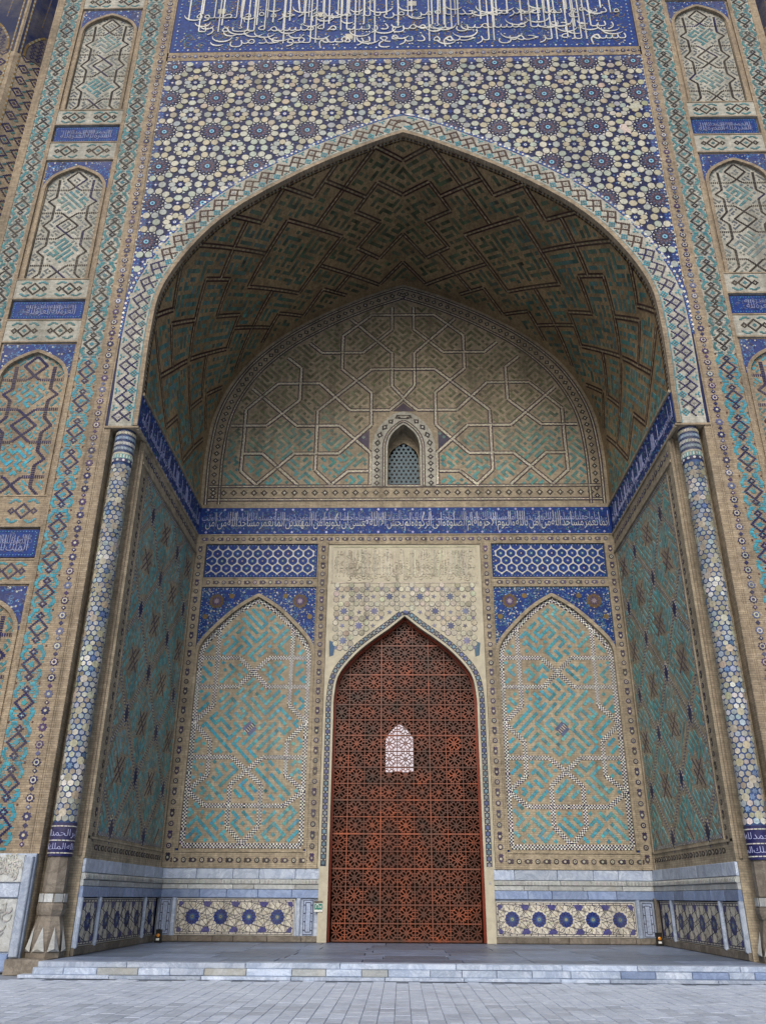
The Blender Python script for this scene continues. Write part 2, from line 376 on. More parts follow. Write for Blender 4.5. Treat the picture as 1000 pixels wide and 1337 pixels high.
def poly_segs(lines): return [(l[i], l[i+1]) for l in lines for i in range(len(l)-1)]
def kufic_fill(T, bounds, cell, seed, inside, segs, clear, col, col2=None, ang=math.pi/4, h1=.012, keep=1.0, size=1.0, jit=.14, sym=False, straight=.62, lo=3, hi=9, shade_fn=None):
    """square lettering turned by ang, kept inside a region and clear of the straps"""
    u0, u1, v0, v1 = bounds; c = np.array([(u0+u1)/2, (v0+v1)/2]); Rr = np.hypot(u1-u0, v1-v0)/2+cell
    n = int(Rr/cell)+2; G = kufic(n, n, seed, lo, hi, straight); I, J = np.nonzero(G); p = np.stack([I-n+.5, J-n+.5], 1)*cell
    ca, sa = math.cos(ang), math.sin(ang); p = np.stack([p[:, 0]*ca-p[:, 1]*sa, p[:, 0]*sa+p[:, 1]*ca], 1)+c
    if sym: p = p[p[:, 0] >= c[0]]; p = np.vstack([p, np.c_[2*c[0]-p[:, 0], p[:, 1]]])
    m = (p[:, 0] > u0) & (p[:, 0] < u1) & (p[:, 1] > v0) & (p[:, 1] < v1); p = p[m]
    p = p[inside(p)]
    if segs: p = p[seg_dist(p, segs) > clear]
    if keep < 1: p = p[rng.random(len(p)) < keep]
    cc = np.repeat(np.asarray(col)[None], len(p), 0)
    if col2 is not None:
        f = (.5+.5*np.sin(p[:, 0]*1.7+2*np.sin(p[:, 1]*1.1+seed)))[:, None]; cc = cc*(1-f)+np.asarray(col2)*f
    if shade_fn is not None: cc = shade_fn(p)
    T.add(SQ, p, ang, cell*size, cc, h1=h1, jit=jit)
def strap(T, line, rows, cw, rw, h1=.016, cols=None):
    """a strap of small pieces; rows: list of colour pairs that alternate along the line"""
    for i in range(len(line)-1):
        a = np.array(line[i], float); b = np.array(line[i+1], float); L = np.hypot(*(b-a))
        if L < cw: continue
        d = (b-a)/L; nn = np.array([-d[1], d[0]]); k = max(1, int(round(L/cw))); t = (np.arange(k)+.5)*L/k; ang = math.atan2(d[1], d[0])
        for r, pair in enumerate(rows):
            o = (r-(len(rows)-1)/2)*rw; pos = a+t[:, None]*d+nn*o
            for q in (0, 1):
                if pair[q] is None: continue
                T.add(SQ, pos[q::2], ang, np.array([L/k*.94, rw*.94]), pair[q], h1=h1)
def mirror(lines, c=0.0): return [[(2*c-x, z) for x, z in l] for l in lines]
def beads(T, line, pitch, r, cols=(NAVY, PURPLE, NAVY, STEEL), light=PALE, h=.012):
    """chain of rosettes and small lozenges along a line"""
    for i in range(len(line)-1):
        a = np.array(line[i], float); b = np.array(line[i+1], float); L = np.hypot(*(b-a)); d = (b-a)/L; k = max(1, int(round(L/pitch))); t = (np.arange(k)+.5)*L/k
        pos = a+t[:, None]*d; pos = pos+rng.normal(0, .006, pos.shape); cc = np.array(cols)[rng.integers(0, len(cols), k)]
        ro = rng.random(k) < .6
        T.add(star(8, 1, .74), pos, 0, r, cc, h1=h)
        T.add(ngon(8, 1, .39), pos[ro], 0, r*.62, light, h0=h, h1=h+.004, sides=False); T.add(ngon(8), pos[ro], 0, r*.36, cc[ro], h0=h, h1=h+.008, sides=False)
        T.add(ngon(6), pos[~ro], 0, r*.34, light, h0=h, h1=h+.004, sides=False)
        p2 = a+(np.arange(k+1)*L/k)[:, None]*d; c2 = np.array(cols)[rng.integers(0, len(cols), k+1)]
        T.add(ngon(4), p2, 0, r*.55, c2, h1=h); T.add(ngon(4), p2[::2], 0, r*.22, light, h0=h, h1=h+.004, sides=False)
def palmettes(T, line, pitch, r, col=lin(74, 66, 92), light=PALE, h=.012):
    """flower buds and rings in turn, as on the borders of the inner wall"""
    bud = np.array([(-1.25, 0), (-.8, .5), (-.1, .72), (.5, .5), (.75, .75), (1.2, .3), (.95, 0), (1.2, -.3), (.75, -.75), (.5, -.5), (-.1, -.72), (-.8, -.5)])
    for i in range(len(line)-1):
        a = np.array(line[i], float); b = np.array(line[i+1], float); L = np.hypot(*(b-a)); d = (b-a)/L; k = max(2, int(round(L/pitch))); t = (np.arange(k)+.5)*L/k
        pos = a+t[:, None]*d; ang = math.atan2(d[1], d[0]); cc = shade(col, k, .2)
        T.add(bud, pos[::2], ang, r, cc[::2], h1=h); T.add(ngon(6), pos[::2]-d*r*.15, ang, r*.38, light, h0=h, h1=h+.004, sides=False)
        T.add(ngon(10), pos[1::2], ang, r*.78, cc[1::2], h1=h); T.add(ngon(8), pos[1::2], ang, r*.45, light, h0=h, h1=h+.004, sides=False); T.add(ngon(6), pos[1::2], ang, r*.2, cc[1::2], h0=h, h1=h+.006, sides=False)
def dotrow(T, line, pitch, r, col=WHITE, h=.014, alt=None, shape=None):
    for i in range(len(line)-1):
        a = np.array(line[i], float); b = np.array(line[i+1], float); L = np.hypot(*(b-a))
        if L < pitch*.5: continue
        k = max(1, int(round(L/pitch))); pos = a+((np.arange(k)+.5)/k)[:, None]*(b-a)
        sh = ngon(4) if shape is None else shape
        if alt is None: T.add(sh, pos, 0, r, col, h1=h)
        else: T.add(sh, pos[::2], 0, r, col, h1=h); T.add(sh, pos[1::2], 0, r*.8, alt, h1=h)
def flecks(T, inside, bounds, n, r, cols, h=.012):
    u0, u1, v0, v1 = bounds; p = np.stack([rng.uniform(u0, u1, n), rng.uniform(v0, v1, n)], 1); p = p[inside(p)]; cc = np.array(cols)[rng.integers(0, len(cols), len(p))]
    T.add(ngon(5), p, rng.uniform(0, 6, len(p)), np.repeat((r*rng.uniform(.5, 1.3, len(p)))[:, None], 2, 1), cc, h1=h)
def curls(T, inside, bounds, n, r, wd, cols, h=.011):
    """small scrolling stems"""
    u0, u1, v0, v1 = bounds
    for _ in range(n):
        p = np.array([rng.uniform(u0, u1), rng.uniform(v0, v1)])
        if not inside(p[None])[0]: continue
        a0 = rng.uniform(0, 6.28); sg = rng.choice([-1, 1]); k = 9; th = a0+sg*np.linspace(0, 4.6, k); rr = r*np.linspace(1, .35, k)
        q = p+np.stack([rr*np.cos(th), rr*np.sin(th)], 1)
        m = (q[1:]+q[:-1])/2; m_ok = inside(m); d = q[1:]-q[:-1]; L = np.hypot(*d.T)
        T.add(SQ, m[m_ok], np.arctan2(d[:, 1], d[:, 0])[m_ok], np.stack([L*1.1, np.full(k-1, wd)], 1)[m_ok], cols[rng.integers(0, len(cols))], h1=h, jit=.1)

# ------------------------------------------------------------------ Arabic lettering
_ORD = [('ا',2),('ب',4),('ة',2),('ت',4),('ث',4),('ج',4),('ح',4),('خ',4),('د',2),('ذ',2),('ر',2),('ز',2),('س',4),('ش',4),('ص',4),('ض',4),('ط',4),('ظ',4),('ع',4),('غ',4),('ف',4),('ق',4),('ك',4),('ل',4),('م',4),('ن',4),('ه',4),('و',2),('ى',2),('ي',4)]
_FORM = {}; _c = 0xFE8D
for _ch, _n in _ORD: _FORM[_ch] = (_c, _n); _c += _n
def shape_word(wd):
    r = []; i = 0; prev = False
    while i < len(wd):
        ch = wd[i]; nx = wd[i+1] if i+1 < len(wd) else None
        if ch == 'ل' and nx == 'ا': r.append(chr(0xFEFC if prev else 0xFEFB)); prev = False; i += 2; continue
        b, n = _FORM[ch]; j = nx is not None and n == 4
        if n == 2: r.append(chr(b+(1 if prev else 0))); prev = False
        else: r.append(chr(b+(3 if prev and j else 1 if prev else 2 if j else 0))); prev = j
        i += 1
    return ''.join(reversed(r))
_wc = {}
def word_mesh(wd):
    """flat outline faces of one word: vertices, faces, island id per vertex, width"""
    if wd in _wc: return _wc[wd]
    cu = bpy.data.curves.new('word', 'FONT'); cu.body = shape_word(wd); cu.resolution_u = 2; cu.offset = -.012
    o = bpy.data.objects.new('word', cu); COL.objects.link(o)
    me = bpy.data.meshes.new_from_object(o.evaluated_get(bpy.context.evaluated_depsgraph_get()))
    v = np.array([p.co[:2] for p in me.vertices]).reshape(-1, 2); f = [tuple(p.vertices) for p in me.polygons]
    bpy.data.objects.remove(o); bpy.data.curves.remove(cu); bpy.data.meshes.remove(me)
    par = list(range(len(v)))
    def find(a):
        while par[a] != a: par[a] = par[par[a]]; a = par[a]
        return a
    for q in f:
        for k in q[1:]: par[find(k)] = find(q[0])
    isl = np.array([find(i) for i in range(len(v))])
    wdt = float(v[:, 0].max()) if len(v) else .3
    _wc[wd] = (v, f, isl, wdt); return _wc[wd]
def lettering(T, text, u0, u1, base, size, ztop, col=WHITE, h=.02, xs=1.0, bold=0.0, repeat=True):
    """writes right to left from u1 to u0; upright strokes are drawn out to ztop"""
    u = u1; ws = text.split(' '); i = 0
    while u > u0+.2*size:
        if i >= len(ws):
            if not repeat: break
            i = 0
        v, f, isl, wdt = word_mesh(ws[i]); i += 1
        if not len(v): continue
        Wd = wdt*size*xs
        if u-Wd < u0-.05: break
        x = u-Wd+v[:, 0]*size*xs; y = v[:, 1].copy(); z = base+y*size
        hh = np.zeros(len(v))
        for q, k in enumerate(np.unique(isl)):
            m = isl == k; hh[m] = h+(q % 3)*.0016
            if y[m].min() < .3 and y[m].max() > .5 and ztop is not None:
                K = (ztop-rng.uniform(0, .12)*(ztop-base)-(base+.45*size))/max(.05, y[m].max()-.45); yy = y[m]; z[m] = np.where(yy > .45, base+.45*size+(yy-.45)*K, base+yy*size)
        P = T.F(x, z, hh); Pb = T.F(x, z, np.zeros(len(v))); n = len(v)
        T.V.append(P); T.f += [[a+T.n for a in q] for q in f]; T.c.append(shade(col, len(f), .02)); T.n += n
        # stroke sides
        ed = {}
        for q in f:
            for a, b in zip(q, q[1:]+q[:1]): ed[(a, b)] = 1
        eb = [(a, b) for (a, b) in ed if (b, a) not in ed]
        T.V.append(Pb); T.f += [[a+T.n-n, b+T.n-n, b+T.n, a+T.n] for a, b in eb]; T.c.append(shade(col, len(eb), .02)); T.n += n
        u -= Wd+.12*size*xs
VERSE = 'بسم الله الرحمن الرحيم واذ يرفع ابراهيم القواعد من البيت واسماعيل ربنا تقبل منا انك انت السميع العليم'
VERSE_B = 'ربنا واجعلنا مسلمين لك ومن ذريتنا امة مسلمة لك وارنا مناسكنا وتب علينا انك انت التواب الرحيم'
VERSE_C = 'انما يعمر مساجد الله من امن بالله واليوم الاخر واقام الصلوة واتى الزكوة ولم يخش الا الله فعسى ان يكونوا من المهتدين'


# ================================================================== THE SETTING
def slab_course(parent, name, mat, x0, x1, n, zc, hgt, y, dep, F=None, seed=0, axis='x', sg=1, bv=.012):
    """a row of slabs with open joints, each its own piece; axis x: on a wall facing -y, axis y: on a side wall"""
    r = random.Random(seed); cuts = [x0]+sorted(x0+(x1-x0)*(k+r.uniform(-.22, .22))/n for k in range(1, n))+[x1]
    for a, b in zip(cuts, cuts[1:]):
        o = link(name, bevel_box_mesh(name, b-a-.012, dep, hgt-.008, bv), mat, parent)
        if axis == 'x': o.location = ((a+b)/2, y-dep/2, zc)
        else: o.rotation_euler = (0, 0, -sg*math.pi/2); o.location = (sg*(W-dep/2), (a+b)/2, zc)

# ---- plaza
g = Geo(); g.quad((-220, -260, -.012), (220, -260, -.012), (220, 160, -.012), (-220, 160, -.012))
plaza = g.out('plaza', MGROUND, None, kind='structure')
PW, PL = .245, .5
paver = bevel_box_mesh('paving_stone', PL-.012, .06, PW-.012, .006)      # laid flat by a quarter turn
cand = []
for i in range(-46, 47):
    off = (i*0.37) % 1*PL*.5+(i % 2)*PL*.5
    for j in range(0, 20): cand.append((i*PW+.1, -1.22-off-PL*(j-.4)))
cand = [c for c in cand if c[1]+PL/2 < -1.2+.02]
pv = sorted(cand, key=lambda c: (c[0]+.17)**2*.5+(c[1]+21.05)**2)
def vis(c): return abs(c[0]+.17) < .5*(c[1]+21.05)*.98 and c[1] > -8.2
near = [c for c in pv if vis(c)][:300]; ns = set(near)
for c in near:
    o = link('paving_stone', paver, MPAV, plaza); o.location = (c[0], c[1], -.026+rng.uniform(-.002, .002)); o.rotation_euler = (-math.pi/2+rng.normal(0, .003), rng.normal(0, .003), math.pi/2)
    o.rotation_euler = (math.pi/2*-1, 0, math.pi/2)
rest = [c for c in cand if c not in ns and c[1] > -12]
g = Geo()
for c in rest:
    x, y = c; t = .004+rng.uniform(-.002, .002); a, b = PW/2-.006, PL/2-.006
    g.box(x-a, x+a, y-b, y+b, -.05, t)
g.out('distant_paving', MPAV, plaza, kind='stuff')

# ---- steps and platform
steps = Geo().box(-8.0, 12.5, -.88, B+.05, 0, ZP-.06).out('platform', MGROUND, None, kind='structure')
def edge_slabs(z0, z1, y0, y1, x0, x1, n, mat, seed, name='step_slab'):
    r = random.Random(seed); cuts = [x0]+sorted(x0+(x1-x0)*(k+r.uniform(-.25, .25))/n for k in range(1, n))+[x1]
    for a, b in zip(cuts, cuts[1:]):
        o = link(name, bevel_box_mesh(name, b-a-.01, y1-y0, z1-z0, .012), mat if mat else r.choice([MMAR]*8+[MMARC]*2+[MMARB]), steps); o.location = ((a+b)/2, (y0+y1)/2, (z0+z1)/2+r.uniform(-.004, .004))
edge_slabs(.2, ZP, -.93, -.5, -8.0, 12.0, 9, MMAR, 3)
edge_slabs(.07, .2, -1.05, -.89, -8.05, 12.0, 26, None, 4)
edge_slabs(.0, .07, -1.2, -.89, -8.3, 12.0, 11, MMAR, 5)
for j in range(7):
    y0 = -.5+j*1.22; y1 = min(y0+1.22, B)
    r = random.Random(40+j); xs = [-W]+sorted(-W+2*W*(k+r.uniform(-.2, .2))/9 for k in range(1, 9))+[W]
    for a, b in zip(xs, xs[1:]):
        o = link('floor_slab', bevel_box_mesh('floor_slab', b-a-.022, .06, y1-y0-.03, .006), MFLOOR, steps); o.location = ((a+b)/2, (y0+y1)/2, ZP-.034); o.rotation_euler = (-math.pi/2, 0, 0)
Geo().box(W, 12.0, -.5, .9, .2, ZP-.004).out('floor_slab', MFLOOR, steps)

# ================================================================== THE PORTAL
portal = empty('iwan_portal', (0, 0, 0), 'monumental tiled gateway with deep pointed vault and mosaic covered walls', 'portal')
def part(name, g, mat, label=None): return g.out(name, mat, portal, label=label) if label else g.out(name, mat, portal)

# ---- spandrel with star tiles
P = 1.72; ZR = 30.02
g = Geo(); xs = np.linspace(-7.6, 7.6, 90); strips(g, xs, MAINF.z(xs)+.25, np.full(len(xs), 30.35), 0.0)
for sg in (-1, 1): g.quad((sg*7.6, 0, 20.6), (sg*8.1, 0, 20.6), (sg*8.1, 0, 30.35), (sg*7.6, 0, 30.35)); g.quad((sg*8.1, 0, 14.3), (sg*8.98, 0, 14.3), (sg*8.98, 0, 30.35), (sg*8.1, 0, 30.35))
g.quad((-9, 0, 30.35), (9, 0, 30.35), (9, 0, ZTOP), (-9, 0, ZTOP))
spandrel = part('spandrel', g, MNAV, 'navy spandrel inlaid with pale star tiles above the pointed arch')
def in_sp(p, m=0.0):
    x = np.abs(p[:, 0]); z = p[:, 1]; zz = MAINF.z(np.minimum(x, 7.8)); d = np.full(len(p), 9.0)
    q = MAINF.P; dd = np.min(np.hypot(p[:, None, 0]-q[None, ::2, 0], p[:, None, 1]-q[None, ::2, 1]), 1)
    ins = (x < 7.97) & (z < zz)
    return (~ins) & (dd > .88+m) & (x < 8.72-m) & (z < 30.14-m) & (z > 18.0)
TT = Tiles(FR(0))
ros, wt, st8, tri, dk = [], [], [], [], []
for i in range(-6, 7):
    for j in range(-1, 8):
        c = np.array([i*P, ZR-j*P]); ros.append(c)
        for k in range(12):
            a = math.pi/12+k*math.pi/6; wt.append((*(c+.335*P*np.array([math.cos(a), math.sin(a)])), a, .96))
            a2 = k*math.pi/6; tri.append((*(c+.26*P*np.array([math.cos(a2), math.sin(a2)])), a2))
        s8 = c+np.array([P/2, P/2]); st8.append(s8)
        for k in range(8):
            a = k*math.pi/4; wt.append((*(s8+.165*P*np.array([math.cos(a), math.sin(a)])), a, .86))
            a2 = a+math.pi/8; tri.append((*(s8+.235*P*np.array([math.cos(a2), math.sin(a2)])), a2+math.pi))
        for d in ((P/2, .135*P), (P/2, -.135*P)): wt.append((*(c+d), 0, 1.0)); wt.append((*(c+d[::-1]), math.pi/2, 1.0))
        dk += [c+np.array([P/2, 0]), c+np.array([0, P/2])]
ros = np.array(ros); wt = np.array(wt); st8 = np.array(st8); tri = np.array(tri); dk = np.array(dk)
wt = wt[in_sp(wt[:, :2], -.03)]; tri = tri[in_sp(tri[:, :2])]; ros = ros[in_sp(ros, -.22)]; st8 = st8[in_sp(st8, -.05)]; dk = dk[in_sp(dk)]
HEX = np.array([(-1, -.2), (-.55, -.82), (.0, -.9), (.55, -.82), (1, -.2), (1, .2), (.55, .82), (.0, .9), (-.55, .82), (-1, .2)])
tm = []
for q in range(6):       # six glaze tones
    t_ = Tiles(FR(0)); t_.add(HEX, [(0, 0)], 0, .144, [lin(150, 152, 142), lin(136, 134, 118), lin(160, 160, 146), lin(126, 132, 132), lin(146, 140, 120), lin(140, 150, 140)][q], h0=-.01, h1=.016, jit=.0); t_.add(HEX, [(0, 0)], 0, .13, [lin(186, 188, 174), lin(176, 174, 152), lin(196, 194, 178), lin(168, 176, 172), lin(184, 176, 152), lin(172, 184, 170)][q], h0=.016, h1=.019, jit=0, sides=False); tm.append(t_.mesh('white_tile'))
order = np.argsort(wt[:, 1])          # the lowest, nearest ones are pieces of their own
for n_, k in enumerate(order):
    x, z, a, s_ = wt[k]
    if n_ < 300:
        o = link('white_tile', tm[int(rng.integers(0, 6))], MT, spandrel); o.location = (x, 0, z); o.rotation_euler = (0, -a, 0); o.scale = (s_, 1, s_)
    else:
        c0 = [lin(176, 178, 164), lin(168, 164, 144), lin(188, 186, 170), lin(158, 166, 164), lin(178, 170, 146)][int(rng.integers(0, 5))]; TT.add(HEX, [(x, z)], a, .144*s_, c0*.62, h1=.016); TT.add(HEX, [(x, z)], a, .13*s_, c0, h0=.016, h1=.021, sides=False)
t_ = Tiles(FR(0)); t_.add(star(12, 1, .7), [(0, 0)], 0, .39, PURPLE*.55, h1=.012, jit=0); t_.add(ngon(4), [(.36*math.cos(R(30*k+15)), .36*math.sin(R(30*k+15))) for k in range(12)], 0, .035, WHITE*.8, h1=.014)
for k in range(12):
    a = k*math.pi/6; c, s_ = math.cos(a), math.sin(a)
    t_.add(np.array([(-1, 0), (0, -.42), (1, 0), (0, .42)]), [(.27*c, .27*s_)], a, .06, SKYB*.4, h1=.018); t_.add(ngon(4), [(.2*math.cos(a+.26), .2*math.sin(a+.26))], a, .042, lin(104, 82, 96), h1=.018)
t_.add(star(12, 1, .6), [(0, 0)], 0, .13, NAVY, h1=.02); t_.add(ngon(12), [(0, 0)], 0, .085, lin(120, 190, 210), h1=.024); t_.add(ngon(8), [(0, 0)], 0, .045, COBALT, h1=.027)
rm = t_.mesh('star_rosette')
for x, z in ros: o = link('star_rosette', rm, MT, spandrel); o.location = (x, 0, z)
TT.add(star(8, 1, .55), st8, 0, .13, COBALT, h1=.014); TT.add(ngon(8), st8, 0, .055, WHITE, h1=.018); TT.add(ngon(6), st8, 0, .026, COBALT, h1=.021)
TT.add(star(3, 1, .4), tri[:, :2], tri[:, 2], .062, WHITE*.9, h1=.014); TT.add(star(4, 1, .4), dk, 0, .14, COBALT, h1=.014); TT.add(ngon(4), dk, 0, .045, WHITE, h1=.017)
flecks(TT, lambda p: in_sp(p, .05), (-8.9, 8.9, 18, 30), 2200, .03, [SKYB*.7, PURPLE, COBALT], h=.008)
TT.add(np.array([(-.5, -.1), (-.2, -.3), (.1, -.2), (.45, -.28), (.55, .05), (.3, .12), (.35, .3), (0, .2), (-.3, .28), (-.2, .05)]), [(8.35, 27.6), (7.9, 26.4)], (0, 2), .55, lin(190, 184, 168), h1=.026)
TT.out('star_inlay', spandrel)
# dotted cobalt edge of the spandrel
TE = Tiles(FR(0)); zs_ = np.array([18.3, 30.3])
for sg in (-1, 1):
    T2 = Tiles(lambda u, v, h, sg=sg: np.stack([sg*(8.84+v), -h, u], -1))
    T2.strip(np.linspace(17.6, 30.36, 30), -.13, .13, COBALT, h=.006); dotrow(T2, [(17.7, .05), (30.3, .05)], .16, .045, WHITE, alt=SKYB); dotrow(T2, [(17.7, -.07), (30.3, -.07)], .16, .03, SKYB); T2.out('dotted_edge', spandrel)
TE.strip(np.linspace(-8.97, 8.97, 40), 30.1, 30.36, COBALT, h=.008); dotrow(TE, [(-8.9, 30.24), (8.9, 30.24)], .17, .045, WHITE, alt=SKYB, h=.02); TE.out('dotted_edge', spandrel)

# ---- arch band
def ring(arch, d0, d1, yf, yb, name, mat, t0=None, t1=None, parent=portal, n=1, **kw):
    """a band along an arch with front, inner and outer faces"""
    t = arch.s; F = arch.F(0); m = len(t); g = Geo()
    rows = [F(t, np.full(m, d), np.full(m, -y)) for d, y in ((d0, yb), (d0, yf), (d1, yf), (d1, yb))]
    for r_ in rows: g.v += [tuple(p) for p in r_]
    for k in range(3): g.f += [(k*m+i, k*m+i+1, (k+1)*m+i+1, (k+1)*m+i) for i in range(m-1)]
    g.f += [(0, m, 2*m, 3*m), (m-1, 3*m+m-1+0, 2*m+m-1, m+m-1)]
    return g.out(name, mat, parent, **kw)
aband = ring(MAINF, .12, .86, -.035, .05, 'arch_band', MBP)
ring(MAINF, -.02, .12, -.07, .1, 'arch_moulding', MB)
T = Tiles(MAINF.F(-.035)); L = MAINF.L/2; tt = np.arange(-L+.32, L-.2, .62)
RCT = np.array([(-.5, -.28), (.5, -.28), (.5, .28), (-.5, .28)])
def lozenge(T, c, r, n, cw, ch, col, ang=0, h1=.012, core=None):
    """stepped lozenge outline made of single bricks"""
    c = np.atleast_2d(c); k = np.arange(n); t = k/n; pts = []
    for q in range(4):
        a = np.array([(r, 0), (0, r), (-r, 0), (0, -r)][q], float); b = np.array([(0, r), (-r, 0), (0, -r), (r, 0)][q], float); pts.append(a+(b-a)*t[:, None])
    pts = np.vstack(pts); pos = (c[:, None]+pts[None]).reshape(-1, 2); T.add(SQ, pos, ang, (cw, ch), col, h1=h1)
    if core is not None: T.add(ngon(4), c, 0, r*.34, core, h1=h1)
def zig(T, pts, cw, ch, col, step=.055):
    for a, b in zip(pts, pts[1:]):
        a = np.array(a); b = np.array(b); k = max(1, int(np.hypot(*(b-a))/step)); T.add(SQ, a+((np.arange(k)+.5)/k)[:, None]*(b-a), 0, (cw, ch), col, h1=.012)
for q, t0 in enumerate(tt):
    dk_ = [MAROON*.6, NAVY][int(abs(t0) > L-6.5)]
    lozenge(T, (t0, .6), .17, 4, .05, .06, dk_, core=lin(150, 150, 150)); lozenge(T, (t0+.31, .3), .1, 2, .05, .06, TURQ*.8, core=TEAL)
    zig(T, [(t0, .42), (t0+.15, .24)], .045, .06, dk_); zig(T, [(t0, .42), (t0-.15, .24)], .045, .06, dk_); zig(T, [(t0+.17, .6), (t0+.31, .46), (t0+.45, .6)], .045, .06, dk_)
    T.add(SQ, [(t0+.31+dx, .76+dz) for dx, dz in ((0, 0), (.07, .03), (-.07, .03), (0, -.07))], 0, (.055, .05), TURQ*.85, h1=.012); T.add(SQ, [(t0+dx, .24) for dx in (-.03, .04)], 0, (.05, .05), TEAL, h1=.012)
T.strip(np.linspace(-L, L, 160), .125, .16, TURQ*.8, h=.008)
T.out('lozenge_inlay', aband, MTD)
T = Tiles(MAINF.F(-.012)); T.strip(np.linspace(-L+3.2, L-3.2, 160), .84, 1.06, COBALT, h=.006); sp_ = np.arange(-L+3.3, L-3.3, .17); T.add(ngon(4), np.stack([sp_, np.full(len(sp_), .97)], 1), 0, .05, WHITE, h1=.016); T.add(ngon(4), np.stack([sp_+.085, np.full(len(sp_), .92)], 1), 0, .03, SKYB, h1=.016); T.out('dotted_edge', aband)

# ---- strip and great inscription above
T = Tiles(FR(-.012)); ib = Geo().box(-8.98, 8.98, -.012, .05, 30.38, 30.84)
istrip = part('brick_strip', ib, MB); beads(T, [(-8.9, 30.61), (8.9, 30.61)], .4, .105); T.out('bead_inlay', istrip)
iband = part('inscription_band', Geo().box(-8.88, 8.88, -.02, .05, 30.84, 36.2), MCOB, 'broad cobalt band of tall white lettering above the spandrel')
T = Tiles(FR(-.02)); allp = lambda p: np.ones(len(p), bool)
curls(T, allp, (-8.5, 8.5, 31.1, 35.9), 700, .2, .022, [SKYB*.6, TEAL*.7, OCHRE*.7, STEEL], h=.007)
flecks(T, allp, (-8.55, 8.55, 31.0, 36), 2600, .035, [SKYB*.8, WHITE*.6, OCHRE, TEAL, STEEL], h=.009); dotrow(T, [(-8.7, 30.95), (8.7, 30.95)], .2, .045, WHITE*.9, alt=SKYB)
for sg in (-1, 1): dotrow(T, [(sg*8.72, 30.95), (sg*8.72, 36)], .2, .045, SKYB, alt=WHITE*.8)
T.add(SQ, [(-7.1, 33.2), (-3.25, 32.9), (-2.05, 31.6), (.4, 33.5)], 0, (.3, .28), PALE, h1=.022)
T.out('scroll_inlay', iband)
T = Tiles(FR(-.024)); lettering(T, VERSE, -8.5, 8.5, 31.24, .82, 35.6, WHITE, .026, xs=1.03); lettering(T, VERSE_B, -8.5, 8.1, 31.95, .8, 35.8, WHITE, .034, xs=1.03); lettering(T, 'واذ يرفع '+VERSE_C, -8.4, 8.4, 32.75, .7, 35.7, WHITE*.95, .042, xs=1.0); 
for x in np.arange(-8.1, 8.2, .3):
    c_ = np.array([x+rng.uniform(-.12, .12), rng.uniform(31.35, 33.4)]); r_ = rng.uniform(.16, .36); a0 = rng.uniform(2.7, 3.5); th = np.linspace(a0, a0+rng.uniform(2.2, 3.3), 11); q = c_+np.stack([r_*1.35*np.cos(th), r_*np.sin(th)], 1); d = q[1:]-q[:-1]; mm = (q[1:]+q[:-1])/2
    k_ = (np.abs(mm[:, 0]) < 8.55) & (mm[:, 1] > 31.05); T.add(SQ, mm[k_], np.arctan2(d[:, 1], d[:, 0])[k_], np.stack([np.hypot(*d.T)*1.15, .065*np.sin(np.linspace(.35, 2.8, 10))], 1)[k_], WHITE, h1=.03, jit=.03)
for x in np.arange(-8.3, 8.4, .62): T.add(SQ, [(x+rng.uniform(-.25, .25), 34.3)], rng.normal(0, .006), (.055, rng.uniform(2.4, 4.4)), WHITE, h1=.03, jit=.03)
T.out('lettering', iband, MLET)

# ---- piers
HOLES = [(3.6, 9.3), (10.05, 11.0), (12.0, 17.35), (18.25, 19.05), (19.9, 25.25), (26.15, 27.0), (27.8, 33.5), (34.4, 35.3)]
ZSPLIT = 16.7
def seg_mat(g1, g2, x0, x1, y0, y1, z0, z1):
    if z0 < ZSPLIT: g1.box(x0, x1, y0, y1, z0, min(z1, ZSPLIT))
    if z1 > ZSPLIT: g2.box(x0, x1, y0, y1, max(z0, ZSPLIT), z1)
def diamonds_v(T, xc, z0, z1, hw, z_tan):
    n = max(1, int(round((z1-z0)/1.05))); ph = (z1-z0)/n
    for k in range(n):
        z = z0+(k+.5)*ph; dark = NAVY if z < z_tan else BLACK*1.3; tq = TURQ if z < z_tan else TEAL*1.15
        lozenge(T, (xc, z), .235, 6, .062, .05, dark, core=tq*.9)
        for s_ in (-1, 1): lozenge(T, (xc, z+s_*.33), .085, 2, .06, .045, dark, core=lin(170, 175, 180))
        for s_ in (-1, 1):
            zig(T, [(xc+s_*hw*.62, z+.42), (xc+s_*hw*.98, z+.26), (xc+s_*hw*.72, z+.12)], .09, .06, tq); zig(T, [(xc+s_*hw*.62, z-.42), (xc+s_*hw*.98, z-.26), (xc+s_*hw*.72, z-.12)], .09, .06, tq)
            T.add(SQ, [(xc+s_*hw*.5, z+.46), (xc+s_*hw*.45, z-.5)], 0, (.14, .06), tq, h1=.012); T.add(SQ, [(xc+s_*hw, z+.5)], 0, (.05, .05), MAROON, h1=.012)
def diamonds_h(T, x0, x1, zc, hh, z_tan):
    n = max(1, int(round((x1-x0)/.98))); ph = (x1-x0)/n; dark = NAVY if zc < z_tan else BLACK*1.3; tq = TURQ if zc < z_tan else TEAL*1.15
    for k in range(n):
        x = x0+(k+.5)*ph
        lozenge(T, (x, zc), .22, 6, .05, .055, dark, core=tq*.9)
        for s_ in (-1, 1):
            lozenge(T, (x+s_*.32, zc), .08, 2, .05, .05, dark)
            zig(T, [(x+.42, zc+s_*hh*.62), (x+.26, zc+s_*hh*.98), (x+.12, zc+s_*hh*.75)], .09, .05, tq); zig(T, [(x-.42, zc+s_*hh*.62), (x-.26, zc+s_*hh*.98), (x-.12, zc+s_*hh*.75)], .09, .05, tq)
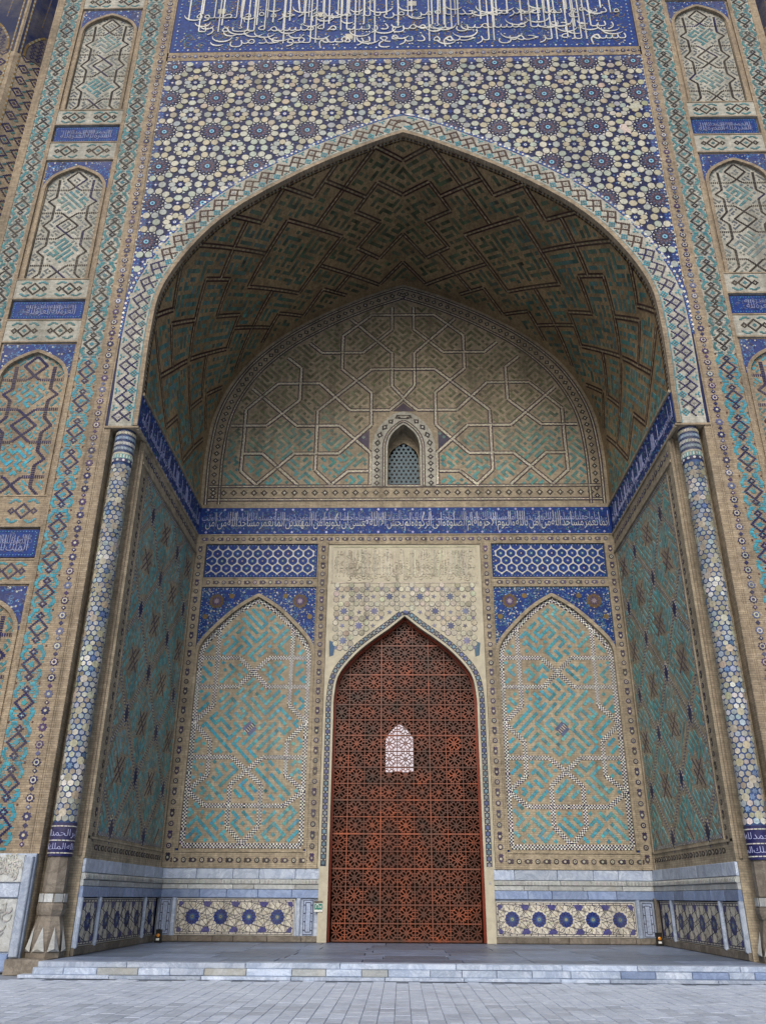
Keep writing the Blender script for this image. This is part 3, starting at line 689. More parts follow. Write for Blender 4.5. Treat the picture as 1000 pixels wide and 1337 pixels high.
NL = [[(0, -.12), (.36, -.48), (0, -.84), (-.2, -1.0), (-1, -1.0)], [(.62, -.5), (.6, -1.33), (.86, -1.53), (.6, -1.75), (.6, -2.35), (.86, -2.65), (.6, -2.9), (.6, -3.53), (.86, -3.8), (.6, -4.02), (.6, -4.74), (.86, -5.0)],
      [(1, -2.07), (.28, -2.07), (-.38, -2.65), (.28, -3.23), (1, -3.23)], [(1, -4.4), (.28, -4.4), (-.38, -5.03)]]
NL = NL+mirror(NL)
NAMES = ['الملك لله', 'العزة لله', 'القدرة لله', 'الحمد لله']
for sg, side in ((-1, 'beside the weathered column'), (1, 'on the opposite pier')):
    g1, g2 = Geo(), Geo()
    seg_mat(g1, g2, sg*8.75, sg*13.74, .12, 1.6, 0, ZTOP)
    pier = g1.out('pier_wall', MB, portal); link('upper_pier', mk('upper_pier', g2.v, g2.f), MBP, pier)
    g1, g2, g3 = Geo(), Geo(), Geo()
    # inner strips: column edge brick, bead strip, brick line, lozenge strip
    g1.box(sg*8.75, sg*8.93, -.0, .12, 2.5, 14.2); g3.box(sg*8.98, sg*9.4, -.03, .12, 2.5, ZTOP); g1.box(sg*8.93, sg*8.98, -.012, .12, 2.5, ZTOP)
    g1.box(sg*9.4, sg*9.46, -.01, .12, 2.5, ZTOP); seg_mat(g1, g2, sg*9.46, sg*10.12, 0, .12, 2.5, ZTOP); g1.box(sg*10.12, sg*10.25, -.025, .12, 2.5, ZTOP)
    g1.box(sg*12.65, sg*12.78, -.025, .12, 2.5, ZTOP); seg_mat(g1, g2, sg*12.78, sg*13.45, 0, .12, 2.5, ZTOP); g1.box(sg*13.45, sg*13.74, -.02, .12, 2.5, ZTOP)
    zs = [2.5]+[z for h in HOLES for z in h]+[ZTOP]
    for a, b in zip(zs[::2], zs[1::2]):
        seg_mat(g1, g2, sg*10.25, sg*12.65, 0, .12, a, b)
        g1.box(sg*10.25, sg*12.65, -.02, 0, a, a+.05); g1.box(sg*10.25, sg*12.65, -.02, 0, b-.05, b)
    fr = g1.out('brick_framing', MB, pier); link('pale_framing', mk('pale_framing', g2.v, g2.f), MBP, pier); link('bead_strip', mk('bead_strip', g3.v, g3.f), MB, pier)
    T = Tiles(FR(-.03, sg)); beads(T, [(9.19, 2.7), (9.19, 36)], .42, .12); T.out('bead_inlay', pier)
    T = Tiles(FR(0, sg))
    for a, b in ((2.6, 9.55), (9.55, 11.5), (11.5, 17.8), (17.8, 19.5), (19.5, 25.7), (25.7, 27.4), (27.4, 36)):
        diamonds_v(T, 9.79, a, b, .31, ZSPLIT); diamonds_v(T, 13.11, a, b, .31, ZSPLIT)
    for a, b in zip(zs[2::2], zs[3::2]):
        if b < 37: diamonds_h(T, 10.3, 12.6, (a+b)/2, (b-a)/2-.12, ZSPLIT)
    for xa, xb in ((9.5, 10.08), (12.82, 13.42)):
        n_ = 3200; q = np.stack([rng.uniform(xa, xb, n_), np.round(rng.uniform(2.7, 36, n_)/.058)*.058], 1); up_ = q[:, 1] > ZSPLIT
        T.add(SQ, q[up_], 0, (.07, .03), np.array([lin(128, 140, 146), lin(104, 128, 136), lin(150, 152, 146)])[rng.integers(0, 3, up_.sum())], h1=.007); T.add(SQ, q[~up_][::2], 0, (.08, .035), np.array([TURQ*.9, TURQ, lin(130, 150, 150)])[rng.integers(0, 3, len(q[~up_][::2]))], h1=.007)
    T.out('lozenge_inlay', pier, MTD)
    # blind niches and name plaques
    for hi, (z0, z1) in enumerate(HOLES):
        xc = 11.45
        if z1-z0 > 2:
            A = arch_from(1.02, z1-1.32, .98, SH_PIER, z0, 6); low = z1 < 18
            gp = Geo(); xs = np.r_[-1.2, np.linspace(-1.02, 1.02, 41), 1.2]; zl = np.r_[z0, A.z(np.linspace(-1.02, 1.02, 41)), z0]
            hx = A.half[:, 0]
            for i in range(len(xs)-1):
                a, b = xs[i], xs[i+1]
                if i == 0 or i == len(xs)-2: q = [(a, z0+.0), (b, z0+.0), (b, z1), (a, z1)]
                else: q = [(a, zl[i]), (b, zl[i+1]), (b, z1), (a, z1)]
                gp.extr([(sg*xc+u, z) for u, z in q], .045, .115)
            nich = gp.out('niche_panel', MB, portal)
            gb = Geo(); xs2 = np.linspace(-1.13, 1.13, 40)
            # blue corners
            T = Tiles(FR(.045, sg)); F0 = lambda p: (np.abs(p[:, 0]-xc) < 1.13) & (p[:, 1] < z1-.06) & (p[:, 1] > np.where(np.abs(p[:, 0]-xc) < 1.0, A.z(np.minimum(np.abs(p[:, 0]-xc), 1.0))+.13, z1-1.2))
            for a, b in zip(xs2, xs2[1:]):
                la = max(A.z(abs(a)) if abs(a) < 1.02 else z1-1.35, z1-1.35)+.06; lb = max(A.z(abs(b)) if abs(b) < 1.02 else z1-1.35, z1-1.35)+.06
                T.add(np.array([(xc+a, la), (xc+b, lb), (xc+b, z1-.05), (xc+a, z1-.05)]), [(0, 0)], 0, 1.0, COBALT, h1=.006, jit=.02, sides=False)
            flecks(T, F0, (xc-1.13, xc+1.13, z1-1.3, z1), 260, .03, [WHITE*.7, SKYB, SKYB*.6, NAVY]); curls(T, F0, (xc-1.1, xc+1.1, z1-1.3, z1), 40, .11, .02, [SKYB*.8, STEEL])
            T.out('blue_corner', nich)
            # moulding round the arch
            At = Arch(A.half, None, 1); F_ = At.F(0); t_ = At.s; m_ = len(t_); gm = Geo()
            for d_, y_ in ((-.02, .11), (-.02, .0), (.09, .0), (.09, .06)):
                q = F_(t_, np.full(m_, d_), np.full(m_, -y_)); q[:, 0] += sg*xc; gm.v += [tuple(p) for p in q]
            for k in range(3): gm.f += [(k*m_+i, k*m_+i+1, (k+1)*m_+i+1, (k+1)*m_+i) for i in range(m_-1)]
            gm.out('arch_moulding', MB, nich)
            T = Tiles(FR(.12, sg)); zt = z1-.34; sc_ = (zt-z0)/5.06
            pl = [[(xc+x*.97, zt+z*sc_) for x, z in l] for l in NL]
            ins = lambda p: (np.abs(p[:, 0]-xc) < .97) & (p[:, 1] > z0+.04) & (p[:, 1] < A.z(np.minimum(np.abs(p[:, 0]-xc), 1.0))-.04)
            dk_ = NAVY if low else BLACK*1.5
            for a, b in poly_segs(pl):
                a = np.array(a); b = np.array(b); k = max(1, int(np.hypot(*(b-a))/.062)); q = a+((np.arange(k)+.5)/k)[:, None]*(b-a); q = q[ins(q)]
                vert = abs(b[0]-a[0]) < .08; T.add(SQ, q, 0, ((.11, .038) if low else (.085, .034)) if vert or abs(b[1]-a[1]) > .05 else ((.036, .095) if low else (.034, .07)), dk_ if rng.random() < .85 else NAVY, h1=.014)
            sg_ = poly_segs(pl)
            for cz in (-1.53, -3.8): kufic_fill(T, (xc-.62, xc+.62, zt+cz*sc_-.62, zt+cz*sc_+.62), .088, 11*hi+int(cz*-2)+(sg+1), lambda p, cz=cz: (np.abs(p[:, 0]-xc)+np.abs(p[:, 1]-zt-cz*sc_) < .62) & ins(p), sg_, .1, TURQ if low else TEAL*1.1, None if low else lin(120, 140, 140), h1=.012)
            kufic_fill(T, (xc-.95, xc+.95, z0+.05, z1-.4), .06, 5*hi+sg, lambda p: ins(p) & (np.abs(p[:, 0]-xc)+np.minimum(np.abs(p[:, 1]-zt+1.53*sc_), np.abs(p[:, 1]-zt+3.8*sc_)) > .66), sg_, .11, TURQ*.95 if low else lin(120, 130, 128), TEAL if low else lin(90, 100, 110), h1=.01, keep=.9)
            strap(T, [(xc-.98, z0+.03), (xc+.98, z0+.03)], [(dk_, dk_)], .1, .03); strap(T, [(xc-1.0, z0+.03), (xc-1.0, z1-1.35)], [(dk_, dk_)], .1, .03); strap(T, [(xc+1.0, z0+.03), (xc+1.0, z1-1.35)], [(dk_, dk_)], .1, .03)
            T.out('strap_inlay', nich, MTD)
        else:
            pq = Geo().box(sg*10.3, sg*12.6, .05, .118, z0+.06, z1-.06).out('name_plaque', MCOB, portal)
            T = Tiles(FR(.05, sg)); bx_ = [(10.36, z0+.12), (12.54, z0+.12), (12.54, z1-.12), (10.36, z1-.12), (10.36, z0+.12)]; dotrow(T, bx_, .085, .022, SKYB, alt=TURQ)
            flecks(T, allp, (10.5, 12.4, z0+.2, z1-.2), 160, .022, [SKYB*.7, STEEL, PURPLE], h=.006); curls(T, allp, (10.5, 12.4, z0+.2, z1-.2), 30, .08, .015, [STEEL, SKYB*.6], h=.006)
            T.out('tile_inlay', pq)
            u_ = (10.45, 12.45); Tl = Tiles(lambda u, v, h, sg=sg: np.stack([sg*11.45+(u-11.45), .05-h, v], -1)); lettering(Tl, NAMES[(hi//2) % 4], 10.5, 12.35, z0+.25, .34, z1-.2, LILAC*.75, .012, xs=.8); lettering(Tl, NAMES[(hi//2+1) % 4], 10.5, 12.25, z0+.46, .28, z1-.2, LILAC*.7, .016, xs=.8); Tl.out('lettering', pq, MLET)

# ---- corner columns with their recesses
CX, CY, CR = 8.36, .3, .275
def lathe(prof, cx, cy, n=16, a0=0.0):
    g = Geo(); m = len(prof)
    for r, z in prof:
        for k in range(n): a = a0+2*math.pi*k/n; g.v.append((cx+r*math.cos(a), cy+r*math.sin(a), z))
    for i in range(m-1): g.f += [(i*n+k, i*n+(k+1) % n, (i+1)*n+(k+1) % n, (i+1)*n+k) for k in range(n)]
    g.f.append(tuple(range(n-1, -1, -1))); g.f.append(tuple((m-1)*n+k for k in range(n))); return g
for sg in (-1, 1):
    g = Geo(); pl = [(8.75, 0), (8.78, .36), (8.52, .7), (W, .76)]
    for (xa, ya), (xb, yb) in zip(pl, pl[1:]): g.quad((sg*xa, ya, 0), (sg*xb, yb, 0), (sg*xb, yb, 14.2), (sg*xa, ya, 14.2))
    part('column_recess', g, MBI)
    part('ledge', Geo().box(sg*(W-.04), sg*8.94, -.045, .78, 14.2, 14.268), MB)
    fl = lathe([(.05, 2.5), (.05, 14.19)], sg*(W+.09), .74, 10); part('corner_roll', fl, MB)
    colm = part('engaged_column', lathe([(CR, 2.45), (CR, 14.2)], sg*CX, CY, 28), MCOLB, 'slender corner column sheathed in white and blue tile')
    F = lambda u, v, h, sg=sg: np.stack([sg*CX+(CR+h)*np.sin(u/CR), CY-(CR+h)*np.cos(u/CR), v], -1)
    T = Tiles(F); circ = 2*math.pi*CR; nb = 4; du = circ/nb; big = np.array([((i+.5*(j % 2))*du-circ/2, 3.5+j*.4) for i in range(nb) for j in range(24)])
    d6 = circ/11; q = np.array([((i+.5*(j % 2))*d6-circ/2, 3.3+j*d6*.866) for i in range(11) for j in range(72) if 3.3+j*d6*.866 < 13.08])
    dist = np.min(np.hypot((q[:, None, 0]-big[None, :, 0]+circ/2) % circ-circ/2, q[:, None, 1]-big[None, :, 1]), 1); isb = dist < d6*.5
    sel = rng.random(len(q)); bl = (~isb) & (sel < .05); cc = np.array([lin(168, 168, 158), lin(152, 148, 132), lin(150, 162, 172), lin(176, 176, 166)])[rng.integers(0, 4, len(q))]; cc[np.sin(q[:, 1]*2.1+sg+rng.normal(0, .3, len(q))) > .93] = WHITE*.9
    nb_ = ~isb & ~bl; rad = .08*np.where(dist < d6*1.2, .84, 1.0)*rng.uniform(.92, 1.03, len(q))
    T.add(ngon(6), q[nb_], R(30), np.repeat(rad[nb_][:, None], 2, 1), cc[nb_], h1=.011, jit=.12); T.add(ngon(9), q[isb], rng.uniform(0, 1, isb.sum()), .098, lin(172, 166, 148), h1=.013, jit=.14); T.add(star(6, 1, .55), q[bl], 0, .08, lin(96, 124, 160), h1=.011)
    us = np.linspace(-circ/2, circ/2, 29)
    T.strip(us, 13.1, 13.22, lin(52, 60, 104), .014); T.strip(us, 13.22, 13.36, lin(110, 160, 160), .014); T.strip(us, 13.36, 13.42, PALE, .016); T.strip(us, 13.42, 14.2, lin(58, 72, 108), .012); T.strip(us, 2.45, 3.2, NAVY, .012)
    k_ = np.linspace(-circ/2, circ/2, 22)[:-1]
    T.add(SQ, [(u, 13.29) for u in k_], 0, (.035, .1), WHITE, h1=.02); T.add(ngon(6), [(u, 13.16) for u in k_[::2]], 0, .04, WHITE, h1=.02)
    for j, z in enumerate((13.55, 13.72, 13.9, 14.07)): T.add(star(6, 1, .5), [(u+(j % 2)*.04, z) for u in k_], 0, .07, [lin(150, 165, 175), WHITE*.75, lin(140, 160, 180), PALE][j], h1=.02)
    for z in (2.52, 2.8, 3.12): T.add(SQ, [(u, z) for u in k_], 0, (.07, .025), WHITE*.8, h1=.02)
    T.out('shaft_tiles', colm); T = Tiles(F); lettering(T, 'الله اكبر الحمد لله', -circ/2, circ/2, 2.9, .22, None, LILAC, .018); lettering(T, 'الحمد لله الملك', -circ/2, circ/2, 2.6, .2, None, LILAC, .018); T.out('lettering', colm, MLET)
    bs = lathe([(.27, 1.66), (.275, 2.0), (.26, 2.44)], sg*CX, CY, 8, R(22.5)); part('column_foot', bs, MBASE, 'worn brown stone block under the tiled column shaft')
    bs2 = lathe([(.42, .31), (.43, .42), (.4, .46), (.4, .6), (.36, .85), (.3, 1.06), (.27, 1.16), (.3, 1.2), (.33, 1.3), (.33, 1.4), (.3, 1.44), (.3, 1.64)], sg*CX, CY, 8, R(22.5)); bp = part('column_pedestal', bs2, MBASE, 'eight sided worn stone pedestal with pale leaf points')
    for k in range(8):       # pale leaf points on the faces
        a = R(45*k); c, s_ = math.cos(a), math.sin(a)
        def pt(lat, z, r): return (sg*CX+c*r-s_*lat, CY+s_*r+c*lat, z)
        gg = Geo(); base = [pt(-.14, .44, .405), pt(.14, .44, .405), pt(0, .95, .345), pt(0, .55, .36)]
        gg.v += [pt(-.14, .44, .425), pt(.14, .44, .425), pt(0, .95, .335), pt(0, .5, .47), pt(-.14, .44, .36), pt(.14, .44, .36)]; gg.f += [(0, 3, 2), (3, 1, 2), (0, 1, 3), (0, 4, 5, 1)]; gg.out('leaf_point', MMARC, bp)
        gq = Geo(); gq.v += [pt(-.1, 1.46, .285), pt(.1, 1.46, .285), pt(.1, 1.64, .285), pt(-.1, 1.64, .285), pt(-.1, 1.46, .3), pt(.1, 1.46, .3), pt(.1, 1.64, .3), pt(-.1, 1.64, .3)]; gq.f += [(4, 5, 6, 7), (0, 1, 5, 4), (3, 2, 6, 7), (0, 4, 7, 3), (1, 2, 6, 5)]; gq.out('pale_chip', MMARC, bp)
    part('base_block', Geo().box(sg*(8.04 if sg < 0 else 7.9), sg*8.95, -.42, .75, 0, .308), MBASE)

# ---- side walls
UNIT = 1.545
for sg in (-1, 1):
    g = Geo(); g.quad((sg*W, .76, 0), (sg*W, B, 0), (sg*W, B, 14.24), (sg*W, .76, 14.24))
    sw = part('side_wall', g, MBI, 'side wall of the vaulted bay with turquoise lettering in brick')
    F = FS(sg); T = Tiles(F); y0, y1, z0, z1 = 1.42, 7.72, 3.0, 13.35
    navy = [(y, z) for i in range(-3, 5) for j in range(-4, 5) if (i+j) % 2 == 0 for y, z in [(2.5+i*UNIT, 9.4+j*UNIT)]]
    mar = [(2.5+i*2*UNIT+s_, 7.85+j*2*UNIT) for i in range(-1, 3) for j in range(-2, 3) for s_ in (0,)]+[(2.5+UNIT+i*2*UNIT, 9.4+j*2*UNIT) for i in range(-2, 2) for j in range(-2, 3)]
    ins = lambda p: (p[:, 0] > y0+.12) & (p[:, 0] < y1-.05) & (p[:, 1] > z0+.12) & (p[:, 1] < z1-.1)
    lines = []
    for (y, z) in navy: lines += [[(y+.16, z+.16), (y+UNIT-.16, z+UNIT-.16)], [(y+.16, z-.16), (y+UNIT-.16, z-UNIT+.16)]]
    cl = []
    for a, b in poly_segs(lines):
        p = np.linspace(a, b, 30); m = ins(p)
        if m.sum() > 3: p = p[m]; cl.append([tuple(p[0]), tuple(p[-1])])
    for l in cl: strap(T, l, [(STEEL*.8, PALE), (PALE*.9, STEEL*.8)], .055, .05, h1=.01)
    nv = np.array([q for q in navy if ins(np.array([q]))[0]])
    for q in nv: T.add(np.array([(-.42, 0), (0, -.42), (.42, 0), (0, .42)]), [q], 0, (.36, .62), NAVY, h1=.014); strap(T, [(q[0]-.22, q[1]), (q[0], q[1]-.36), (q[0]+.22, q[1]), (q[0], q[1]+.36), (q[0]-.22, q[1])], [(PALE, STEEL)], .05, .045)
    ml = []
    for q in mar:
        for a, b in (((-.4, -.4), (.4, .4)), ((-.34, -.1), (.1, .34)), ((-.1, -.34), (.34, .1)), ((-.3, .3), (.3, -.3))):
            s0 = np.array([(q[0]+a[0], q[1]+a[1]), (q[0]+b[0], q[1]+b[1])])
            if ins(s0).all(): strap(T, s0, [(lin(92, 78, 86), lin(76, 70, 92))], .1, .042, h1=.012); ml.append((tuple(s0[0]), tuple(s0[1])))
    kufic_fill(T, (y0, y1, z0, z1), .105, 31+sg, ins, [(l[0], l[1]) for l in cl]+ml+[((q[0], q[1]-.3), (q[0], q[1]+.3)) for q in nv], .14, lin(96, 168, 174), lin(128, 172, 174), h1=.012, keep=.98, straight=.8, lo=5, hi=14)
    for l in ([(y0+.06, z0+.06), (y1, z0+.06)], [(y0+.06, z0+.06), (y0+.06, z1)], [(y0+.06, z1), (y1, z1)]): strap(T, l, [(STEEL, PALE), (PALE, STEEL)], .06, .05, h1=.01)
    T.out('brick_lettering', sw, MTD)
    T = Tiles(F); palmettes(T, [(1.4, 2.72), (7.9, 2.72)], .26, .095, col=lin(52, 46, 56)); palmettes(T, [(1.2, 2.8), (1.2, 13.2)], .3, .09, col=lin(58, 50, 66)); palmettes(T, [(.9, 13.85), (7.95, 13.85)], .32, .12, col=lin(66, 62, 92)); T.out('palmette_inlay', sw, MTD)
    fr = Geo()
    for (a, b, c, d, h) in ((.76, .96, 2.44, 14.2, .03), (1.36, 1.42, 2.95, 13.42, .025), (.8, 7.98, 2.9, 2.96, .03), (.8, 7.98, 13.42, 13.5, .07), (.02, 8.0, 14.16, 14.24, .05), (7.78, 7.86, 2.44, 13.4, .03)):
        x0, x1 = sorted((sg*(W-h), sg*(W+.02))); fr.box(x0, x1, a, b, c, d)
    fr.out('brick_moulding', MBI, sw)
    x0, x1 = sorted((sg*(W-.012), sg*(W+.1))); sb = part('inscription_frieze', Geo().box(x0, x1, .0, B, ZB0, ZB1), MCOB, 'blue lettered frieze running along the side wall')
    T = Tiles(lambda u, v, h, sg=sg: np.stack([sg*(W-.012-h), u, v], -1)); flecks(T, allp, (.1, 7.9, ZB0+.12, ZB1-.12), 700, .03, [SKYB*.7, STEEL, TEAL*.8, PURPLE], h=.006); dotrow(T, [(.05, ZB0+.07), (7.95, ZB0+.07)], .3, .05, LILAC, alt=SKYB); dotrow(T, [(.05, ZB1-.07), (7.95, ZB1-.07)], .3, .05, LILAC, alt=SKYB); T.out('scroll_inlay', sb)
    T = Tiles(lambda u, v, h, sg=sg: np.stack([sg*(W-.012-h), u if sg < 0 else B-u, v], -1) if sg < 0 else np.stack([W-.012-h, B-u, v], -1)); lettering(T, VERSE_C, .1, 7.9, ZB0+.34, .5, ZB1-.16, LILAC*.9, .014, xs=.62); T.out('lettering', sb, MLET)

# ---- vault
vs = np.linspace(0, B, 24); t = MAIN.s; KB = MAINB.L/MAIN.L
def vault_xz(u, y):
    w_ = np.clip(np.asarray(y)/B, 0, 1); xa, za = MAIN.at(u); xb, zb = MAINB.at(np.asarray(u)*KB); return xa*(1-w_)+xb*w_, za*(1-w_)+zb*w_
v_, f_, uv_ = [], [], []
for y in vs:
    Xv, Zv = vault_xz(t, y)
    for k in range(len(t)): v_.append((Xv[k], y, Zv[k])); uv_.append((y+2, t[k]))
m = len(t); f_ = [(i*m+k, i*m+k+1, (i+1)*m+k+1, (i+1)*m+k) for i in range(len(vs)-1) for k in range(m-1)]
vault = link('vault', mk('vault', v_, f_, uv_), MBV, portal, label='brown brick pointed vault with dark zigzag straps and faded turquoise lettering')
def FV(u, v, h):
    x, z = vault_xz(u, v); nx, nz = MAIN.nrm(u); return np.stack([x-nx*h, v, z-nz*h], -1)
VL = [[(-1.06, .15), (-3.65, 2.75)], [(-3.15, .8), (-1.55, 2.35)], [(-4.75, .25), (-3.68, 1.32), (-2.65, .29)], [(-6.9, .22), (-5.84, 1.28), (-4.8, .3)],
      [(-4.8, 1.8), (-2.65, 3.88), (-4.8, 5.95), (-6.95, 3.88), (-4.8, 1.8)], [(-8.55, .22), (-5.9, 2.85)], [(-6.4, .8), (-8.05, 2.42)], [(-8.7, 1.8), (-7.65, 2.83), (-8.72, 3.88)],
      [(-8.7, 1.8), (-9.8, 2.85), (-11.05, 1.55), (-12.15, 2.6), (-11.0, 3.75)], [(-2.0, 2.88), (-1.05, 1.83), (0, 2.85)], [(-2.0, 2.88), (-.98, 3.88)], [(-1.06, .2), (0, 1.2)],
      [(-9.6, .25), (-10.65, 1.25), (-11.7, .25)], [(-12.15, 2.6), (-13.2, 1.5), (-14.4, 2.7), (-13.3, 3.85)], [(-13.2, 1.5), (-12.2, .4)], [(-9.8, 2.85), (-10.8, 3.85)]]
VL = VL+[[(s_, 7.76-y) for s_, y in l] for l in VL]; VL = VL+mirror(VL)
T = Tiles(FV)
for l in VL: strap(T, l, [(MAROON*.6, MAROON*.6), (lin(176, 160, 130), lin(146, 128, 100)), (MAROON*.5, MAROON*.5)], 0.12, .07, h1=.012)
vin = lambda p: (np.abs(p[:, 0]) < 14.8) & (p[:, 1] > .5) & (p[:, 1] < 7.6)
kufic_fill(T, (-14.8, 14.8, .45, 7.6), .15, 5, vin, poly_segs(VL), .24, TEAL*.8, h1=.01, keep=.9, jit=.2, shade_fn=lambda p: (lambda f: lin(84, 138, 138)*(1-f)+lin(86, 98, 74)*f)(np.clip((13.5-np.abs(p[:, 0])+np.sin(p[:, 1]*2))/11, 0, 1)[:, None]))
LV = MAIN.L/2
for y, c_ in ((.08, (BLACK, PALE*.8)), (.2, (MAROON*.6, PALE*.6)), (.3, (BLACK, OCHRE*.7))): strap(T, [(-LV+.1+i*(2*LV-.2)/60, y) for i in range(61)], [c_], .075, .07, h1=.012)
T.out('strap_inlay', vault, MTD)
for sg in (-1, 1): Geo().box(*sorted((sg*(W-.07), sg*(W+.05))), .02, B, 15.362, 15.45).out('spring_moulding', MBI, vault)

# ---- back wall
g = Geo(); YB = B+.12        # the wall body lies behind the frames
xs = np.linspace(-2.54, 2.54, 41); zd = np.where(np.abs(xs) > 2.525, 7.9, DOOR.z(np.minimum(np.abs(xs), 2.525))); strips(g, xs, zd, np.full(41, 15.4), YB, YB+.55)
for sg in (-1, 1):
    g.quad((sg*2.54, YB, 0), (sg*8.05, YB, 0), (sg*8.05, YB, 15.4), (sg*2.54, YB, 15.4)); g.quad((sg*2.54, YB, 0), (sg*2.54, YB+.55, 0), (sg*2.54, YB+.55, 8.4), (sg*2.54, YB, 8.4))
back = part('back_wall', g, MBI)
g = Geo(); xs = np.r_[np.linspace(-7.96, -.65, 60), np.linspace(-.64, .64, 31), np.linspace(.65, 7.96, 60)]; zt = np.array([MAINB.z(min(abs(x), 7.6)) if abs(x) < 7.6 else 19.9 for x in xs])+.12
zl = np.where(np.abs(xs) < .645, WIN.z(np.minimum(np.abs(xs), .6499)), 15.36); strips(g, xs, zl, zt, B); g.quad((-.65, B, 15.36), (.65, B, 15.36), (.65, B, 16.3), (-.65, B, 16.3)); g.quad((-8.1, B, 15.36), (-7.96, B, 15.36), (-7.96, B, 20), (-8.1, B, 20)); g.quad((8.1, B, 15.36), (7.96, B, 15.36), (7.96, B, 20), (8.1, B, 20))
tymp = part('tympanum', g, MBI, 'arched upper back wall with white dotted strapwork around a small window')
# window recess and lattice
F = WIN.F(0); m = len(WIN.s); g = Geo(); a_ = F(WIN.s, np.zeros(m), np.full(m, -B)); b_ = F(WIN.s, np.zeros(m), np.full(m, -B-.85))
g.v += [tuple(p) for p in a_]+[tuple(p) for p in b_]; g.f += [(i, i+1, m+i+1, m+i) for i in range(m-1)]+[(0, m, 2*m-1, m-1)]
wrec = part('window_recess', g, MBI); Geo().quad((-.68, B+1.2, 16.2), (.68, B+1.2, 16.2), (.68, B+1.2, 19.2), (-.68, B+1.2, 19.2)).out('shade_sheet', flat_mat('painted_shade', lin(18, 22, 28), .3), wrec)  # dark sheet added to stand for the shade behind the lattice
T = Tiles(FR(B+.36)); wl = Geo(); A2 = arch_from(.62, 17.85, .8, SH_PIER, 16.3, 6)
for j in range(14):
    for i in range(-4, 5):
        x = (i+.5*(j % 2))*.19; z = 16.36+j*.165
        for k in range(3):
            a = R(60*k+30)
            for s_ in (-1, 1):
                p = (x+s_*.055*math.cos(a), z+s_*.055*math.sin(a)); q = (x+s_*.11*math.cos(a), z+s_*.11*math.sin(a))
                if abs(q[0]) < .63 and q[1] < A2.z(min(abs(q[0]), .619))-.02: wl.beam(p, q, .045, .03)
        ring_ = ngon(6, .085, 0)+(x, z)
        for a_, b_ in zip(ring_, np.roll(ring_, -1, 0)):
            if max(abs(a_[0]), abs(b_[0])) < .63 and max(a_[1], b_[1]) < A2.z(min(max(abs(a_[0]), abs(b_[0])), .619))-.02: wl.beam(a_, b_, .024, .034)
wg = wl.out('window_lattice', None, portal, kind='stuff'); wg.location = (0, B+.72, 0); wg.data.materials.append(flat_mat('teal_glaze', lin(60, 98, 114), .35))
Wp = Geo(); xs = np.linspace(-.649, .649, 31); zl = np.where(np.abs(xs) < .62, A2.z(np.minimum(np.abs(xs), .6199)), 16.3); strips(Wp, xs, zl, WIN.z(np.abs(xs))+.0, B+.7); Wp.out('window_arch_panel', MBI, wrec)
# strapwork of the tympanum (left half, mirrored)
TL = [[(-.47, 25.1), (-.47, 23.89), (-1.7, 22.69), (-3.45, 22.69), (-4.0, 23.2)], [(0, 24.67), (-1.36, 24.67), (-2.58, 23.57), (-2.58, 21.85), (-1.32, 20.66), (-1.32, 19.1), (-2.62, 17.78), (-4.4, 17.78), (-5.85, 16.38), (-6.5, 17.0), (-6.48, 18.58), (-6.5, 19.86), (-5.24, 21.14), (-3.48, 21.14), (-2.19, 19.81), (-.56, 19.81), (.0, 20.35)],
      [(-2.25, 24.45), (-.47, 22.65), (-.47, 21.0), (0, 20.4)], [(0, 21.83), (-1.33, 21.83), (-3.53, 19.8), (-3.53, 17.03), (-2.88, 16.37), (-2.22, 16.97), (-1.4, 16.97)], [(-4.9, 22.45), (-4.3, 21.92), (-4.3, 20.31), (-5.61, 19.1), (-7.05, 19.1)],
      [(-6.3, 20.9), (-4.37, 19.08), (-2.62, 19.08), (-1.33, 17.8), (-1.33, 16.37)], [(-6.47, 17.79), (-5.69, 17.79), (-4.2, 16.37)]]
TL = TL+mirror(TL); T = Tiles(FR(B))
ST3 = [(lin(52, 42, 58), lin(84, 74, 84)), (lin(204, 198, 178), lin(178, 170, 148)), (lin(52, 42, 58), lin(84, 74, 84))]
ST4 = [ST3[0], (lin(214, 208, 190), lin(190, 183, 162)), (lin(190, 183, 162), lin(214, 208, 190)), ST3[0]]
for l in TL: strap(T, l, ST4, .085, .046, h1=.014)
def tin(d):       # inside the vault line by d
    q = MAINB.P
    def f(p):
        x = np.abs(p[:, 0]); zz = np.where(x < 7.6, MAINB.z(np.minimum(x, 7.6)), 99); dd = np.min(np.hypot(p[:, None, 0]-q[None, :, 0], p[:, None, 1]-q[None, :, 1]), 1)
        return (dd > d) & (p[:, 1] < zz) & (x < 7.9) & (p[:, 1] > 16.36) & ~((x < 1.4) & (p[:, 1] < 19.9))
    return f
kufic_fill(T, (-7.3, 7.3, 16.36, 25.4), .115, 77, tin(.85), poly_segs(TL), .16, TEAL, h1=.011, keep=.95, jit=.16, shade_fn=lambda p: (lambda f: lin(84, 146, 146)*(1-f)+lin(122, 122, 98)*f)(np.clip((p[:, 1]-17.2-.5*np.sin(p[:, 0]*1.3))/2.6, 0, 1)[:, None]))
LM = MAINB.L/2; TB = Tiles(lambda u, v, h: np.stack([MAINB.at(u)[0]-MAINB.nrm(u)[0]*v, np.full_like(u, B)-h, MAINB.at(u)[1]-MAINB.nrm(u)[1]*v], -1))
ar = [(-LM+.15+i*(2*LM-.3)/90, 0) for i in range(91)]
for v in (.2, .72): strap(TB, [(a, v) for a, _ in ar], ST3, .085, .05, h1=.014)
for a, _ in ar[1:-1:1]: lozenge(TB, (a, .46), .085, 2, .05, .05, BLACK*1.5)
